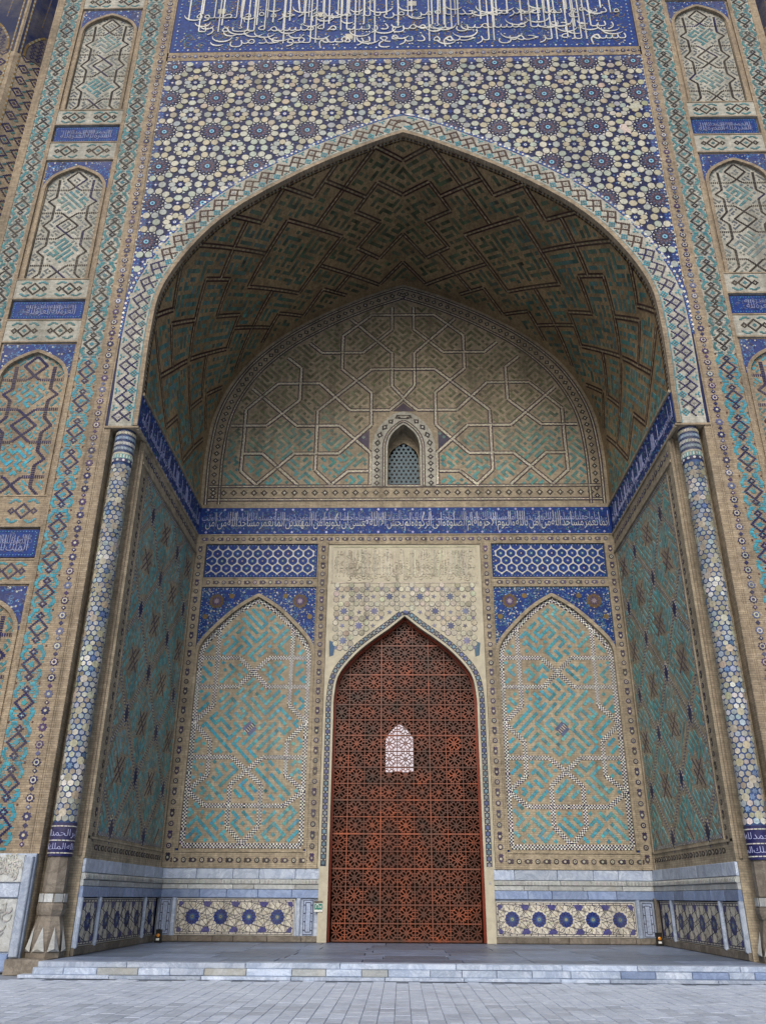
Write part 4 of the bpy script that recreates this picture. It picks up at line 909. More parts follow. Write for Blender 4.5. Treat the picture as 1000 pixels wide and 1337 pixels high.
TB.add(ngon(4), [(a, .46) for a, _ in ar[1:-1]], 0, .04, WHITE*.9, h1=.012); TB.out('border_inlay', tymp, MTD)
for z in (15.72, 16.31): strap(T, [(-7.7, z), (7.7, z)], ST3, .085, .05, h1=.014)
zz = np.arange(-7.5, 7.6, .4); lozenge(T, np.stack([zz, np.full(len(zz), 16.02)], 1), .1, 2, .055, .055, BLACK*1.5); T.add(ngon(4), np.stack([zz, np.full(len(zz), 16.02)], 1), 0, .045, WHITE*.9, h1=.012)
# window border
Fw = WIN.F(B); Tw = Tiles(Fw); lw = WIN.L/2; nn = np.linspace(-lw, lw, 41)
wb = ring(WIN, .0, .62, B-.03, B+.01, 'window_border', MBP)
Tw = Tiles(WIN.F(B-.03)); strap(Tw, [(a, .14) for a in nn], ST3, .075, .045, h1=.012)
kk = np.linspace(-lw+.12, lw-.12, 21); 
for a in kk: lozenge(Tw, (a, .42), .085, 2, .055, .055, BLACK*1.5)
Tw.add(ngon(4), [(a, .42) for a in kk], 0, .04, WHITE*.9, h1=.012); Tw.out('border_inlay', wb, MTD)
for pts in ([(-1.4, 18.0), (-1.95, 18.45), (-1.4, 18.95)], [(1.4, 18.0), (1.95, 18.45), (1.4, 18.95)], [(-.45, 19.85), (.45, 19.85), (0, 20.25)]):
    T.add(np.array(pts), [(0, 0)], 0, .995, lin(72, 66, 92), h1=.012)
T.out('strap_inlay', tymp, MTD)

# inscription frieze of the back wall
fz = part('inscription_frieze', Geo().box(-W+.02, W-.02, B-.012, B+.2, ZB0, ZB1), MCOB, 'blue lettered frieze across the back wall below the arched field')
T = Tiles(FR(B-.012)); flecks(T, allp, (-7.8, 7.8, ZB0+.12, ZB1-.12), 1700, .028, [SKYB*.7, STEEL, TEAL*.8, PURPLE], h=.006); curls(T, allp, (-7.8, 7.8, ZB0+.15, ZB1-.15), 220, .12, .018, [STEEL, SKYB*.6], h=.006)
for z in (ZB0+.08, ZB1-.08): dotrow(T, [(-7.8, z), (7.8, z)], .33, .055, LILAC, alt=SKYB)
T.out('scroll_inlay', fz); T = Tiles(FR(B-.012)); lettering(T, VERSE_C, -7.85, 7.85, ZB0+.33, .55, ZB1-.15, WHITE*.92, .014, xs=.55); lettering(T, VERSE_B, -7.85, 7.6, ZB0+.58, .42, ZB1-.17, LILAC, .02, xs=.62); T.out('lettering', fz, MLET)

# frames of the back wall
g = Geo(); y0, y1 = B, YB+.01
g.box(-W, W, y0, y1, 13.86, ZB0)                                  # strip below the frieze
for sg in (-1, 1):
    g.box(sg*2.9, sg*3.24, y0, y1, 2.44, 13.86); g.box(sg*7.6, sg*W, y0, y1, 2.44, 13.86)
    g.box(sg*3.24, sg*7.6, y0, y1, 12.12, 12.45); g.box(sg*3.24, sg*7.6, y0, y1, 2.44, 2.96)
frames = part('wall_framing', g, MBI)
g = Geo()
for sg in (-1, 1):
    for x in (2.88, 3.24, 7.57): g.box(sg*x, sg*(x+.045), B-.035, y1, 2.44, 13.86)
    for z in (12.1, 12.43, 2.92, 13.84): g.box(sg*3.29, sg*7.56, B-.03, y1, z, z+.04)
g.box(-W, W, B-.03, y1, 14.2, 14.24); g.box(-2.86, 2.86, B-.03, y1, 13.82, 13.88); g.out('brick_moulding', MBI, frames)
T = Tiles(FR(B)); palmettes(T, [(-7.8, 14.04), (7.8, 14.04)], .3, .105)
for sg in (-1, 1):
    palmettes(T, [(sg*3.07, 2.6), (sg*3.07, 13.8)], .34, .115); palmettes(T, [(sg*7.78, 2.6), (sg*7.78, 13.8)], .34, .115, col=lin(58, 54, 84)); palmettes(T, [(sg*3.4, 12.28), (sg*7.5, 12.28)], .3, .105); palmettes(T, [(sg*3.2, 2.68), (sg*7.7, 2.68)], .3, .11, col=lin(60, 54, 66))
T.out('palmette_inlay', frames, MTD)
# plaques with a white net
for sg in (-1, 1):
    pq = Geo().box(sg*3.31, sg*7.55, B+.03, YB+.005, 12.5, 13.82).out('net_plaque', MCOB, portal)
    T = Tiles(FR(B+.03, sg)); px_, pz_ = .385, .3; ins = lambda p: (p[:, 0] > 3.4) & (p[:, 0] < 7.46) & (p[:, 1] > 12.58) & (p[:, 1] < 13.75)
    th = np.linspace(-1, 1, 9)
    for j in range(-1, 6):
        for i in range(-1, 13):
            cx = 3.45+(i+.5*(j % 2))*px_; cz = 12.55+j*pz_
            for s_ in (-1, 1):
                q = np.stack([cx+s_*px_/2*np.cos(th*math.pi/2)**.6*1.0, cz+th*pz_*.67], 1); mm = (q[1:]+q[:-1])/2; d = q[1:]-q[:-1]; k = ins(mm)
                T.add(SQ, mm[k], np.arctan2(d[:, 1], d[:, 0])[k], np.stack([np.hypot(*d.T)*1.1, np.full(8, .034)], 1)[k], WHITE*.85, h1=.012, jit=.05)
            if ins(np.array([(cx, cz)]))[0]: T.add(star(6, 1, .5), [(cx, cz)], 0, .085, [PURPLE, TEAL*.8, SKYB*.6, STEEL][int(rng.integers(0, 4))], h1=.01); T.add(ngon(5), [(cx, cz)], 0, .03, WHITE*.8, h1=.013)
    dotrow(T, [(3.36, 12.55), (7.5, 12.55), (7.5, 13.78), (3.36, 13.78), (3.36, 12.55)], .12, .025, TEAL, alt=WHITE*.8); T.out('net_inlay', pq)
# blind arches either side of the door
BL = [[(-1.36, 10.9), (-1.33, 7.73), (-1.98, 7.12), (-1.33, 6.5), (-1.33, 5.05), (-1.98, 4.78), (-1.33, 4.37), (1.33, 4.37)], [(-2.02, 9.43), (-.53, 9.43), (.53, 8.38), (2.02, 8.38)], [(-2.02, 5.95), (-.53, 5.95), (0, 5.5), (.53, 5.03), (.53, 3.72), (0, 3.18)]]
BL[0] = [(-1.36, 10.9), (-1.33, 7.73), (-1.98, 7.12), (-1.33, 6.48), (-1.33, 5.35), (-1.98, 4.85), (-1.33, 4.37), (0, 4.37)]
BL = BL+mirror(BL)
CHK = [(NAVY*.6, WHITE*1.1), (WHITE*1.1, NAVY*.6), (NAVY*.6, WHITE*1.1)]
for sg in (-1, 1):
    xc = sg*5.42; gp = Geo(); xs = np.r_[np.linspace(-2.08, 2.08, 61)]; zl = NB.z(np.minimum(np.abs(xs), 2.079))
    for i in range(60):
        if zl[i] > 9 and zl[i+1] > 9: gp.extr([(xc+xs[i], zl[i]), (xc+xs[i+1], zl[i+1]), (xc+xs[i+1], 12.12), (xc+xs[i], 12.12)], B+.03, YB+.004)
    for s_ in (-1, 1): gp.box(xc+s_*2.08, xc+s_*2.14, B+.03, YB+.004, 2.96, 12.12)
    ba = gp.out('blind_arch', MCOB, portal, label='pointed blind arch with chequered straps and turquoise square lettering')
    A = NB
    T = Tiles(lambda u, v, h, xc=xc: np.stack([xc+u, B+.03-h, v], -1)); F0 = lambda p: (np.abs(p[:, 0]) < 2.1) & (p[:, 1] < 12.08) & (p[:, 1] > A.z(np.minimum(np.abs(p[:, 0]), 2.07))+.16)
    flecks(T, F0, (-2.1, 2.1, 9.6, 12.1), 1500, .026, [WHITE*.8, SKYB, SKYB*.6, WHITE*.6, NAVY], h=.01); curls(T, F0, (-2.1, 2.1, 9.6, 12.1), 160, .1, .016, [SKYB*.8, TEAL], h=.008)
    for s_ in (-1, 1):
        c = (s_*1.55, 11.55); T.add(star(14, 1, .8), [c], 0, .3, OCHRE*.4, h1=.014); T.add(star(10, 1, .6), [c], 0, .22, PURPLE, h1=.018); T.add(star(8, 1, .5), [c], 0, .12, lin(150, 140, 150), h1=.021); T.add(ngon(9), [(s_*1.93, 10.95), (s_*1.0, 11.75)], 0, .1, OCHRE*.6, h1=.014)
    dotrow(T, [(-2.1, 9.7), (-2.1, 12.05), (2.1, 12.05), (2.1, 9.7)], .09, .022, WHITE*.8, alt=TURQ); T.out('blue_corner', ba)
    At = Arch(NB.half, None, 1); F_ = At.F(0); m_ = len(At.s); gm = Geo()
    for d_, y_ in ((-.03, YB), (-.03, B-.01), (.1, B-.01), (.1, B+.05)):
        q = F_(At.s, np.full(m_, d_), np.full(m_, -y_)); q[:, 0] += xc; gm.v += [tuple(p) for p in q]
    for k in range(3): gm.f += [(k*m_+i, k*m_+i+1, (k+1)*m_+i+1, (k+1)*m_+i) for i in range(m_-1)]
    gm.out('arch_moulding', MBI, ba)
    T = Tiles(lambda u, v, h, xc=xc: np.stack([xc+u, YB-h, v], -1)); q = NB.P
    def bin_(d): return lambda p: (np.abs(p[:, 0]) < 2.08-d) & (p[:, 1] > 3.03+d) & (p[:, 1] < A.z(np.minimum(np.abs(p[:, 0]), 2.07))-d*1.15)
    for l in BL: strap(T, l, CHK, .05, .046, h1=.014)
    rim = np.array([(x*.945, z-.12 if z > 9.6 else z) for x, z in NB.P if z > 3.2]); rim = [(-1.966, 3.15)]+[tuple(r_) for r_ in rim[::3]]+[(1.966, 3.15)]
    strap(T, rim, CHK, .055, .052, h1=.014); strap(T, [(-1.97, 3.12), (1.97, 3.12)], CHK, .055, .052, h1=.014)
    segs = poly_segs(BL)+poly_segs([rim])+[((-2, 3.12), (2, 3.12))]
    bins = bin_(.1); kufic_fill(T, (-2, 2, 3.1, 11.6), .122, 201+sg, bins, segs+[((-.2, 6.9), (.2, 6.9))], .145, TURQ, lin(96, 158, 166), h1=.012, keep=1.0, size=.88, straight=.72, lo=4, hi=11)
    T.add(SQ, [(0, 6.92)], math.pi/4, .36, STEEL, h1=.012); strap(T, [(-.14, 6.78), (.14, 7.06)], [(PALE, PURPLE)]*3, .04, .05, h1=.018); T.out('strap_inlay', ba, MTC)

# ---- door surround
g = Geo(); xs = np.linspace(-2.524, 2.524, 61); zl = DOOR.z(np.minimum(np.abs(xs), 2.524))
for i in range(60):
    a, b = zl[i], zl[i+1]
    if a > 7 and b > 7: g.extr([(xs[i], a), (xs[i+1], b), (xs[i+1], 13.82), (xs[i], 13.82)], B+.02, YB+.02)
for sg in (-1, 1): g.box(sg*2.525, sg*2.87, B+.02, YB+.02, 2.44, 13.82)
ds = part('door_surround', g, MPLAS, 'pale stone door surround with carved lettering and grey lilac stars')
T = Tiles(FR(B+.02)); curls(T, allp, (-2.6, 2.6, 12.4, 13.6), 260, .09, .022, [lin(176, 168, 148), lin(198, 192, 172)], h=.014)
lettering(T, VERSE_B, -2.65, 2.65, 12.6, .5, 13.62, lin(206, 200, 182), .02, xs=.6); lettering(T, VERSE, -2.65, 2.65, 12.85, .36, 13.6, lin(200, 195, 176), .026, xs=.7)
T.add(SQ, [(0, 12.27), (0, 13.72)], 0, (5.5, .05), lin(190, 184, 166), h1=.012); T.add(SQ, [(-2.72, 13.0), (2.72, 13.0)], 0, (.06, 1.4), lin(190, 184, 166), h1=.012); T.add(SQ, [(x, 13.05) for x in np.arange(-2.55, 2.6, .13)+rng.uniform(-.04, .04, 40)[:len(np.arange(-2.55, 2.6, .13))]], rng.normal(0, .05, len(np.arange(-2.55, 2.6, .13))), (.028, 1.05), lin(208, 203, 186), h1=.026); T.out('carved_lettering', ds, MTD)
P2 = 1.12; T = Tiles(FR(B+.02)); sp = lambda p, m=.12: (np.abs(p[:, 0]) < 2.72-m) & (p[:, 1] < 12.2-m*.5) & (p[:, 1] > np.where(np.abs(p[:, 0]) < 2.53, DOOR.z(np.minimum(np.abs(p[:, 0]), 2.53))+.42, 9.2)) & (p[:, 1] > 9.6)
s8, s5, wr = [], [], []
for i in range(-3, 4):
    for j in range(-1, 4):
        c = np.array([(i+.5)*P2, 11.72-j*P2]); s8.append(c); s8.append(c+P2/2)
        for k in range(8): a = R(45*k+22.5); wr.append(c+.26*P2*np.array([math.cos(a), math.sin(a)])); wr.append(c+P2/2+.26*P2*np.array([math.cos(a), math.sin(a)]))
        for d in ((.5, 0), (0, .5), (.29, .29), (-.29, .29)): s5.append(c+np.array(d)*P2*.92)
s8 = np.array(s8); s5 = np.array(s5); wr = np.array(wr); s8 = s8[sp(s8)]; s5 = s5[sp(s5, .08)]; wr = wr[sp(wr, .06)]
T.add(star(8, 1, .5), s8, 0, .17, np.array([STEEL, LILAC*.6, lin(110, 116, 150)])[rng.integers(0, 3, len(s8))], h1=.012); T.add(star(5, 1, .42), s5, rng.uniform(0, 6, len(s5)), .1, lin(120, 124, 150), h1=.012)
T.add(ngon(7), wr, rng.uniform(0, 1, len(wr)), .12, lin(128, 128, 128), h1=.008); T.add(ngon(7), wr, rng.uniform(0, 1, len(wr)), .098, np.array([lin(198, 194, 176), lin(186, 180, 160)])[rng.integers(0, 2, len(wr))], h1=.016)
T.add(np.array([(-.12, .3), (.1, .2), (.05, -.25), (-.1, -.3)]), [(-2.62, 9.75), (2.62, 9.75)], 0, 1.0, lin(80, 110, 140), h1=.012); T.out('star_inlay', ds, MTD)
db = ring(DOOR, -.03, .27, B-.02, B+.06, 'door_border', MPLAS, parent=portal)
T = Tiles(DOOR.F(B-.02)); ld = DOOR.L/2; us = np.linspace(-ld+2.2, ld-2.2, 120); T.strip(us, .05, .24, lin(52, 62, 84), h=.006)
kk = np.arange(-ld+2.3, ld-2.2, .19); T.add(star(6, 1, .55), [(k, .145) for k in kk], 0, .075, np.array([lin(120, 150, 165), STEEL*1.4, lin(150, 156, 160)])[rng.integers(0, 3, len(kk))], h1=.012); T.add(ngon(4), [(k+.095, .2) for k in kk], 0, .03, PALE, h1=.012); T.add(ngon(4), [(k+.095, .09) for k in kk], 0, .03, PALE, h1=.012); T.out('star_inlay', db, MTD)

# ---- marble dado with star panels
def star_panel(parent, mapper, w_, z0, z1, ncent, step=1, mr=.235):
    """cream panel with navy star lines and round blue medallions; mapper(u, v, h) with u from 0 to w_"""
    T = Tiles(mapper); h_ = z1-z0; zc = (z0+z1)/2
    T.add(np.array([(0, z0), (w_, z0), (w_, z1), (0, z1)]), [(0, 0)], 0, 1.0, lin(212, 208, 194), h0=-.02, h1=.004, jit=0)
    ins = lambda p: (p[:, 0] > .09) & (p[:, 0] < w_-.09) & (p[:, 1] > z0+.09) & (p[:, 1] < z1-.09)
    for l in ([(.03, z0+.03), (w_-.03, z0+.03), (w_-.03, z1-.03), (.03, z1-.03), (.03, z0+.03)], [(.085, z0+.085), (w_-.085, z0+.085), (w_-.085, z1-.085), (.085, z1-.085), (.085, z0+.085)]): strap(T, l, [(NAVY*.7, NAVY*.7)], .12, .018, h1=.012)
    per = [(x, z) for x in np.arange(.2, w_-.05, .22) for z in (z0+.058, z1-.058)]+[(x, z) for z in np.arange(z0+.2, z1-.05, .22) for x in (.058, w_-.058)]
    T.add(SQ, per, 0, (.022, .05), NAVY*.7, h1=.012)
    pc = (w_-.18)/ncent; cs = [(.09+(k+.5)*pc, zc) for k in range(ncent)]; hs = [(.09+k*pc, z) for k in range(ncent+1) for z in (z0+.09, z1-.09)]
    segs = []
    for (cx, cz), R0 in [(c, .56*pc+.12) for c in cs]+[(c, .5*pc) for c in hs]:
        for k in range(0, 12, step if cz == zc else 2*step):
            a = R(30*k); b = a+R(30*5); segs.append(((cx+R0*math.cos(a), cz+R0*math.sin(a)), (cx+R0*math.cos(b), cz+R0*math.sin(b))))
    for a, b in segs:
        p = np.linspace(a, b, 14); mid = (p[1:]+p[:-1])/2; k = ins(mid)
        for c in cs: k &= np.hypot(mid[:, 0]-c[0], mid[:, 1]-c[1]) > .24
        d = p[1]-p[0]; T.add(SQ, mid[k], math.atan2(d[1], d[0]), (np.hypot(*d)*1.02, .013), NAVY*.7, h1=.01, jit=.03)
    rr = rng.uniform; fill = np.stack([rr(.1, w_-.1, 40*ncent), rr(z0+.1, z1-.1, 40*ncent)], 1); T.add(ngon(5), fill[ins(fill)], 0, .04, CREAM*.9, h1=.006)
    for c in hs: 
        q = np.array([c])+np.array([(r_*math.cos(a), r_*math.sin(a)) for r_ in (.04, .08, .115) for a in np.arange(0, 6.28, .42)]); q = q[ins(q)]; T.add(ngon(5), q, 0, .036, lin(72, 72, 130), h1=.013)
    T.out('star_lines', parent)
    for c in cs:
        M = Tiles(mapper); M.add(star(12, 1, .9), [c], 0, mr, lin(38, 60, 128), h1=.014, jit=.05)
        for k in range(12): a = R(30*k+15); M.add(np.array([(-1, 0), (0, -.4), (1, 0), (0, .4)]), [(c[0]+.16*math.cos(a), c[1]+.16*math.sin(a))], a, .055, NAVY*.7, h1=.018)
        M.add(ngon(12), [c], 0, .085, lin(60, 96, 130), h1=.018); M.add(ngon(8), [c], 0, .045, lin(150, 150, 120), h1=.021); M.add(ngon(6), [c], 0, .02, NAVY, h1=.023)
        M.out('medallion', parent, kind=None)
def frame_panel(parent, mapper, w_, z0, z1):
    T = Tiles(mapper); T.add(np.array([(0, z0), (w_, z0), (w_, z1), (0, z1)]), [(0, 0)], 0, 1.0, lin(168, 184, 212), h0=-.02, h1=.004, jit=0)
    for o_ in (.03, .1): strap(T, [(o_, z0+o_), (w_-o_, z0+o_), (w_-o_, z1-o_), (o_, z1-o_), (o_, z0+o_)], [(NAVY*.7, NAVY*.7)], .12, .018, h1=.012)
    T.add(SQ, [(x, z) for z in np.arange(z0+.15, z1, .24) for x in (.065, w_-.065)], 0, (.06, .022), NAVY*.7, h1=.012); T.out('line_inlay', parent)
CZ = [(2.13, .31, MMARC, .05), (1.84, .27, MMARC, .11), (1.66, .09, MMARC, .08), (1.585, .06, MMARB, .06)]
def dado_courses(parent, x0, x1, n, axis, sg, y, seed):
    slab_course(parent, 'marble_slab', MMAR, x0, x1, n, 2.28, .32, y, .07, seed=seed, axis=axis, sg=sg)
    slab_course(parent, 'moulded_slab', MMARC, x0, x1, n, 2.04, .15, y, .1, seed=seed+1, axis=axis, sg=sg)
    slab_course(parent, 'moulded_slab', MMARC, x0, x1, n, 1.89, .15, y, .08, seed=seed+2, axis=axis, sg=sg)
    slab_course(parent, 'cap_slab', MMARB, x0, x1, n, 1.69, .25, y, .1, seed=seed+3, axis=axis, sg=sg)
    slab_course(parent, 'plinth_slab', MBASE, x0, x1, n+1, .4, .18, y, .08, seed=seed+4, axis=axis, sg=sg)
    # carved leaf row on the moulding
    T = Tiles(FR(y-.1) if axis == 'x' else (lambda u, v, h: np.stack([sg*(W-.1-h), u, v], -1))); k = np.arange(x0+.06, x1-.05, .11)
    T.add(np.array([(-.4, -.5), (.4, -.5), (.3, .2), (0, .5), (-.3, .2)]), [(u, 2.04) for u in k], 0, (.1, .11), lin(176, 180, 178), h1=.018, jit=.08); T.out('carved_leaves', parent, MTD)
YD = B+.1
for sg in (-1, 1):
    ddo = part('marble_dado', Geo().box(sg*2.62, sg*7.94, YD, YD+.1, .32, 2.43), MMAR); ddo['label'] = 'low grey blue marble wall base with inlaid star panels'
    xa, xb = sorted((sg*2.62, sg*7.9)); dado_courses(ddo, xa, xb, 5, 'x', 1, YD, 60+sg*7)
    def mp(x0): return lambda u, v, h: np.stack([x0+u, YD-.05-h, v], -1)
    if sg < 0: star_panel(ddo, mp(-7.34), 3.79, .5, 1.54, 4); frame_panel(ddo, mp(-7.87), .36, .5, 1.54); frame_panel(ddo, mp(-3.3), .36, .5, 1.54); pil = (-7.42, -3.43)
    else: star_panel(ddo, mp(2.82), 4.4, .5, 1.5, 5); frame_panel(ddo, mp(7.42), .36, .5, 1.5); pil = (7.32, 2.73)
    for x in pil: o = link('pilaster', bevel_box_mesh('pilaster', .13, .12, 1.1, .03), MMAR, ddo); o.location = (x, YD-.04, 1.02)
    # side wall
    dsw = part('marble_dado', Geo().box(*sorted((sg*(W-.0), sg*(W+.1))), .76, B+.05, .32, 2.43), MMAR); dsw['label'] = 'marble base of the side wall with star panels between pilasters'
    dado_courses(dsw, .78, B-.02, 7, 'y', sg, 0, 80+sg*5)
    def ms(y0): return lambda u, v, h, sg=sg: np.stack([sg*(W-.045-h), y0+u, v], -1)
    star_panel(dsw, ms(.98), 1.12, .5, 1.54, 1, 2, .215); star_panel(dsw, ms(2.36), 3.9, .5, 1.54, 4, 2, .215); star_panel(dsw, ms(6.56), 1.1, .5, 1.54, 1, 2, .215)
    for y in (.86, 2.23, 6.4): o = link('pilaster', bevel_box_mesh('pilaster', .13, .12, 1.12, .03), MMAR, dsw); o.location = (sg*(W-.05), y, 1.02); o.rotation_euler = (0, 0, -sg*math.pi/2)
    # foot of the pier
    pd = part('pier_dado', Geo().box(sg*8.78, sg*13.74, -.06, .13, .02, 2.5), MMAR); pd['label'] = 'carved marble foot of the pier with sloping pale border'
    xa, xb = sorted((sg*9.02, sg*13.7))
    slab_course(pd, 'carved_slab', MMARC, xa, xb, 5, 2.17, .6, -.06, .06, seed=7); slab_course(pd, 'marble_slab', MMAR, xa, xb, 4, 1.7, .3, -.06, .09, seed=8); slab_course(pd, 'carved_slab', MMARC, xa, xb, 5, .98, 1.1, -.06, .05, seed=9); slab_course(pd, 'plinth_slab', MMARB, xa, xb, 4, .22, .36, -.06, .1, seed=10)
    o = link('border_slab', bevel_box_mesh('border_slab', .2, .14, 2.1, .02), MMAR, pd); o.location = (sg*8.9, -.12, 1.38)
    T = Tiles(FR(-.12, 1)); curls(T, lambda p: np.ones(len(p), bool), (xa+.1, xb-.1, 1.98, 2.4), 160, .1, .03, [lin(190, 190, 184)], h=.02); curls(T, lambda p: np.ones(len(p), bool), (xa+.1, xb-.1, .55, 1.4), 120, .14, .03, [lin(176, 178, 178)], h=.012); lettering(T, VERSE_B, xa+.1, xb-.1, 2.05, .34, 2.42, lin(196, 196, 190), .026, xs=.9); T.out('carved_lettering', pd, MTD)

# ================================================================== WOODEN LATTICE DOOR
YDOOR = YB+.3
door = empty('lattice_door', (0, YDOOR, ZP), 'tall reddish brown wooden lattice screen filling the pointed doorway', 'door')
HWD = 2.53
poly = [tuple(p) for p in DOOR.P if True]; PD = np.array([(x*.985, z-.02 if z > ZP+.01 else ZP+.02) for x, z in DOOR.P])
def clip_seg(a, b):
    a = np.array(a, float); b = np.array(b, float); t0, t1 = 0.0, 1.0; d = b-a; n = len(PD)
    for i in range(n):
        p, q = PD[i], PD[(i+1) % n]; e = q-p; nrm = np.array([e[1], -e[0]])        # inside is to the right of the path
        if np.hypot(*e) < 1e-6: continue
        num = nrm@(a-p); den = nrm@d
        if abs(den) < 1e-9:
            if num < 0: return None
            continue
        t = -num/den
        if den > 0: t0 = max(t0, t)
        else: t1 = min(t1, t)
        if t0 >= t1: return None
    return a+t0*d, a+t1*d
NC = 9; CW = 2*HWD/NC; NR = 20; CH = (11.02-ZP)/NR
UNITS = [((-.46, -.46), (.46, .46)), ((-.46, .46), (.46, -.46))]
for s1 in (-1, 1):
    for s2 in (-1, 1): UNITS += [((.46*s1, .46*s2), (.46*s1, s2)), ((.46*s1, .46*s2), (s1, .46*s2)), ((.46*s1, .46*s2), (.2*s1, .74*s2)) if False else ((.46*s1, .46*s2), (.7*s1, .7*s2))]
for s_ in (-1, 1):
    UNITS += [((-.2, s_), (-.2, .72*s_)), ((.2, s_), (.2, .72*s_)), ((-.2, .72*s_), (0, .5*s_)), ((.2, .72*s_), (0, .5*s_)), ((s_, -.2), (.72*s_, -.2)), ((s_, .2), (.72*s_, .2)), ((.72*s_, -.2), (.5*s_, 0)), ((.72*s_, .2), (.5*s_, 0)), ((0, .5*s_), (0, 0.0)) if False else ((-.2, .72*s_), (-.46, .72*s_)), ((.2, .72*s_), (.46, .72*s_)), ((.72*s_, -.2), (.72*s_, -.46)), ((.72*s_, .2), (.72*s_, .46))]
for s1 in (-1, 1):
    for s2 in (-1, 1): UNITS += [((0, .26*s1), (.26*s2, 0))]
    UNITS += [((0, .5*s1), (0, .26*s1)), ((.5*s1, 0), (.26*s1, 0))]
full = Geo()
for a, b in UNITS: full.beam((a[0]*CW/2, a[1]*CH/2), (b[0]*CW/2, b[1]*CH/2), .028, .045)
full = mk('lattice_panel', full.v, full.f)
for i in range(NC):
    for j in range(NR):
        cx = -HWD+(i+.5)*CW; cz = ZP+(j+.5)*CH; ok = all(clip_seg((cx+sx*CW/2, cz+sz*CH/2), (cx, cz)) is not None and np.allclose(clip_seg((cx+sx*CW/2, cz+sz*CH/2), (cx, cz))[0], (cx+sx*CW/2, cz+sz*CH/2), atol=.06) for sx in (-1, 1) for sz in (-1, 1))
        if ok: o = link('lattice_panel', full, MWOOD, door)
        else:
            gg = Geo()
            for a, b in UNITS:
                c = clip_seg((cx+a[0]*CW/2, cz+a[1]*CH/2), (cx+b[0]*CW/2, cz+b[1]*CH/2))
                if c is not None: gg.beam(c[0]-(cx, cz), c[1]-(cx, cz), .024, .045)
            if not gg.v: continue
            o = gg.out('lattice_panel', MWOOD, door)
        o.location = (cx, 0, cz-ZP)
for i in range(NC+1):
    x = -HWD+i*CW; x = min(max(x, -HWD+.06), HWD-.06); c = clip_seg((x, ZP-.1), (x, 12))
    if c is not None: gg = Geo().beam(c[0]-(0, ZP), c[1]-(0, ZP), .05 if i % 3 == 0 else .034, .07 if i % 3 == 0 else .06); gg.out('stile', MWOOD, door)
for j in range(NR+1):
    z = ZP+j*CH+(.04 if j == 0 else 0); c = clip_seg((-4, z), (4, z))
    if c is not None: gg = Geo().beam(c[0]-(0, ZP), c[1]-(0, ZP), .05 if j % 2 == 0 else .034, .062 if j % 2 else .074); gg.out('rail', MWOOD, door)
gf = Geo(); m = len(DOOR.s); F = DOOR.F(0)
for d_, y_ in ((-.0, .12), (-.0, -.08), (-.09, -.08), (-.09, .12)):
    q = F(DOOR.s, np.full(m, d_), np.full(m, -y_)); q[:, 2] -= ZP; gf.v += [tuple(p) for p in q]
for k in range(3): gf.f += [(k*m+i, k*m+i+1, (k+1)*m+i+1, (k+1)*m+i) for i in range(m-1)]
gf.out('outer_frame', flat_mat('red_varnish', lin(124, 44, 22), .4), door)
# the dark hall behind the lattice with one bright arched opening
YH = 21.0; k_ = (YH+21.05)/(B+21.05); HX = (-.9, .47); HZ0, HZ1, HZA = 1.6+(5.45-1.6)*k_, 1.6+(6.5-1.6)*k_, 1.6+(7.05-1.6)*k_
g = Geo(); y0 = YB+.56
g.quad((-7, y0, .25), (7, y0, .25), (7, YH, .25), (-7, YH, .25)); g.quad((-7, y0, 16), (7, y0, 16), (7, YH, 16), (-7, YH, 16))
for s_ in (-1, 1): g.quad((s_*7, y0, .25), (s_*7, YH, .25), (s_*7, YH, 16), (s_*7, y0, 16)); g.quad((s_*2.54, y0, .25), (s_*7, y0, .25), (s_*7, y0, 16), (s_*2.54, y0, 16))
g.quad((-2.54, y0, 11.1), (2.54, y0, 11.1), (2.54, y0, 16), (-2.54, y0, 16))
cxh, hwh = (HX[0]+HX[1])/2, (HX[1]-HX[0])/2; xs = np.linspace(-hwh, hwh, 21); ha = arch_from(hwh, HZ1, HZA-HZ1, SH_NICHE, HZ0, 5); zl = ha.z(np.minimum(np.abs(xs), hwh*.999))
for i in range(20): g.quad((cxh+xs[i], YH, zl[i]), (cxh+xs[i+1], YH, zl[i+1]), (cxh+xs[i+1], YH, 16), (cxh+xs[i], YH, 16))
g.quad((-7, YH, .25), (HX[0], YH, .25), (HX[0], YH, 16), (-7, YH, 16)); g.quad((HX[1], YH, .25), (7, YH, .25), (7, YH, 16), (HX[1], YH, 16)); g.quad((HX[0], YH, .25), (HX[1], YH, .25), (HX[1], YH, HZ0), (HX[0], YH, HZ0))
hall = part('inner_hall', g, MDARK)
mwl, t_w, b_w = new_mat('daylight_glow'); b_w.inputs['Base Color'].default_value = (.8, .78, .8, 1); b_w.inputs['Emission Color'].default_value = (1.0, .9, .97, 1); b_w.inputs['Emission Strength'].default_value = .72  # pane glows by itself, standing in for daylight in the opening
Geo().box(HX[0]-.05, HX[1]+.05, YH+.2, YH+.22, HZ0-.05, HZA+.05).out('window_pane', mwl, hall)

# ---- building mass above and behind, so that no sky shows through
g = Geo(); g.quad((-13.74, 1.6, 0), (-13.74, 22, 0), (-13.74, 22, ZTOP), (-13.74, 1.6, ZTOP)); g.quad((13.74, 1.6, 0), (13.74, 22, 0), (13.74, 22, ZTOP), (13.74, 1.6, ZTOP)); g.quad((-13.74, 0, ZTOP), (13.74, 0, ZTOP), (13.74, 22, ZTOP), (-13.74, 22, ZTOP)); g.quad((-13.74, 22, 20), (13.74, 22, 20), (13.74, 22, ZTOP), (-13.74, 22, ZTOP))
part('portal_body', g, MB)

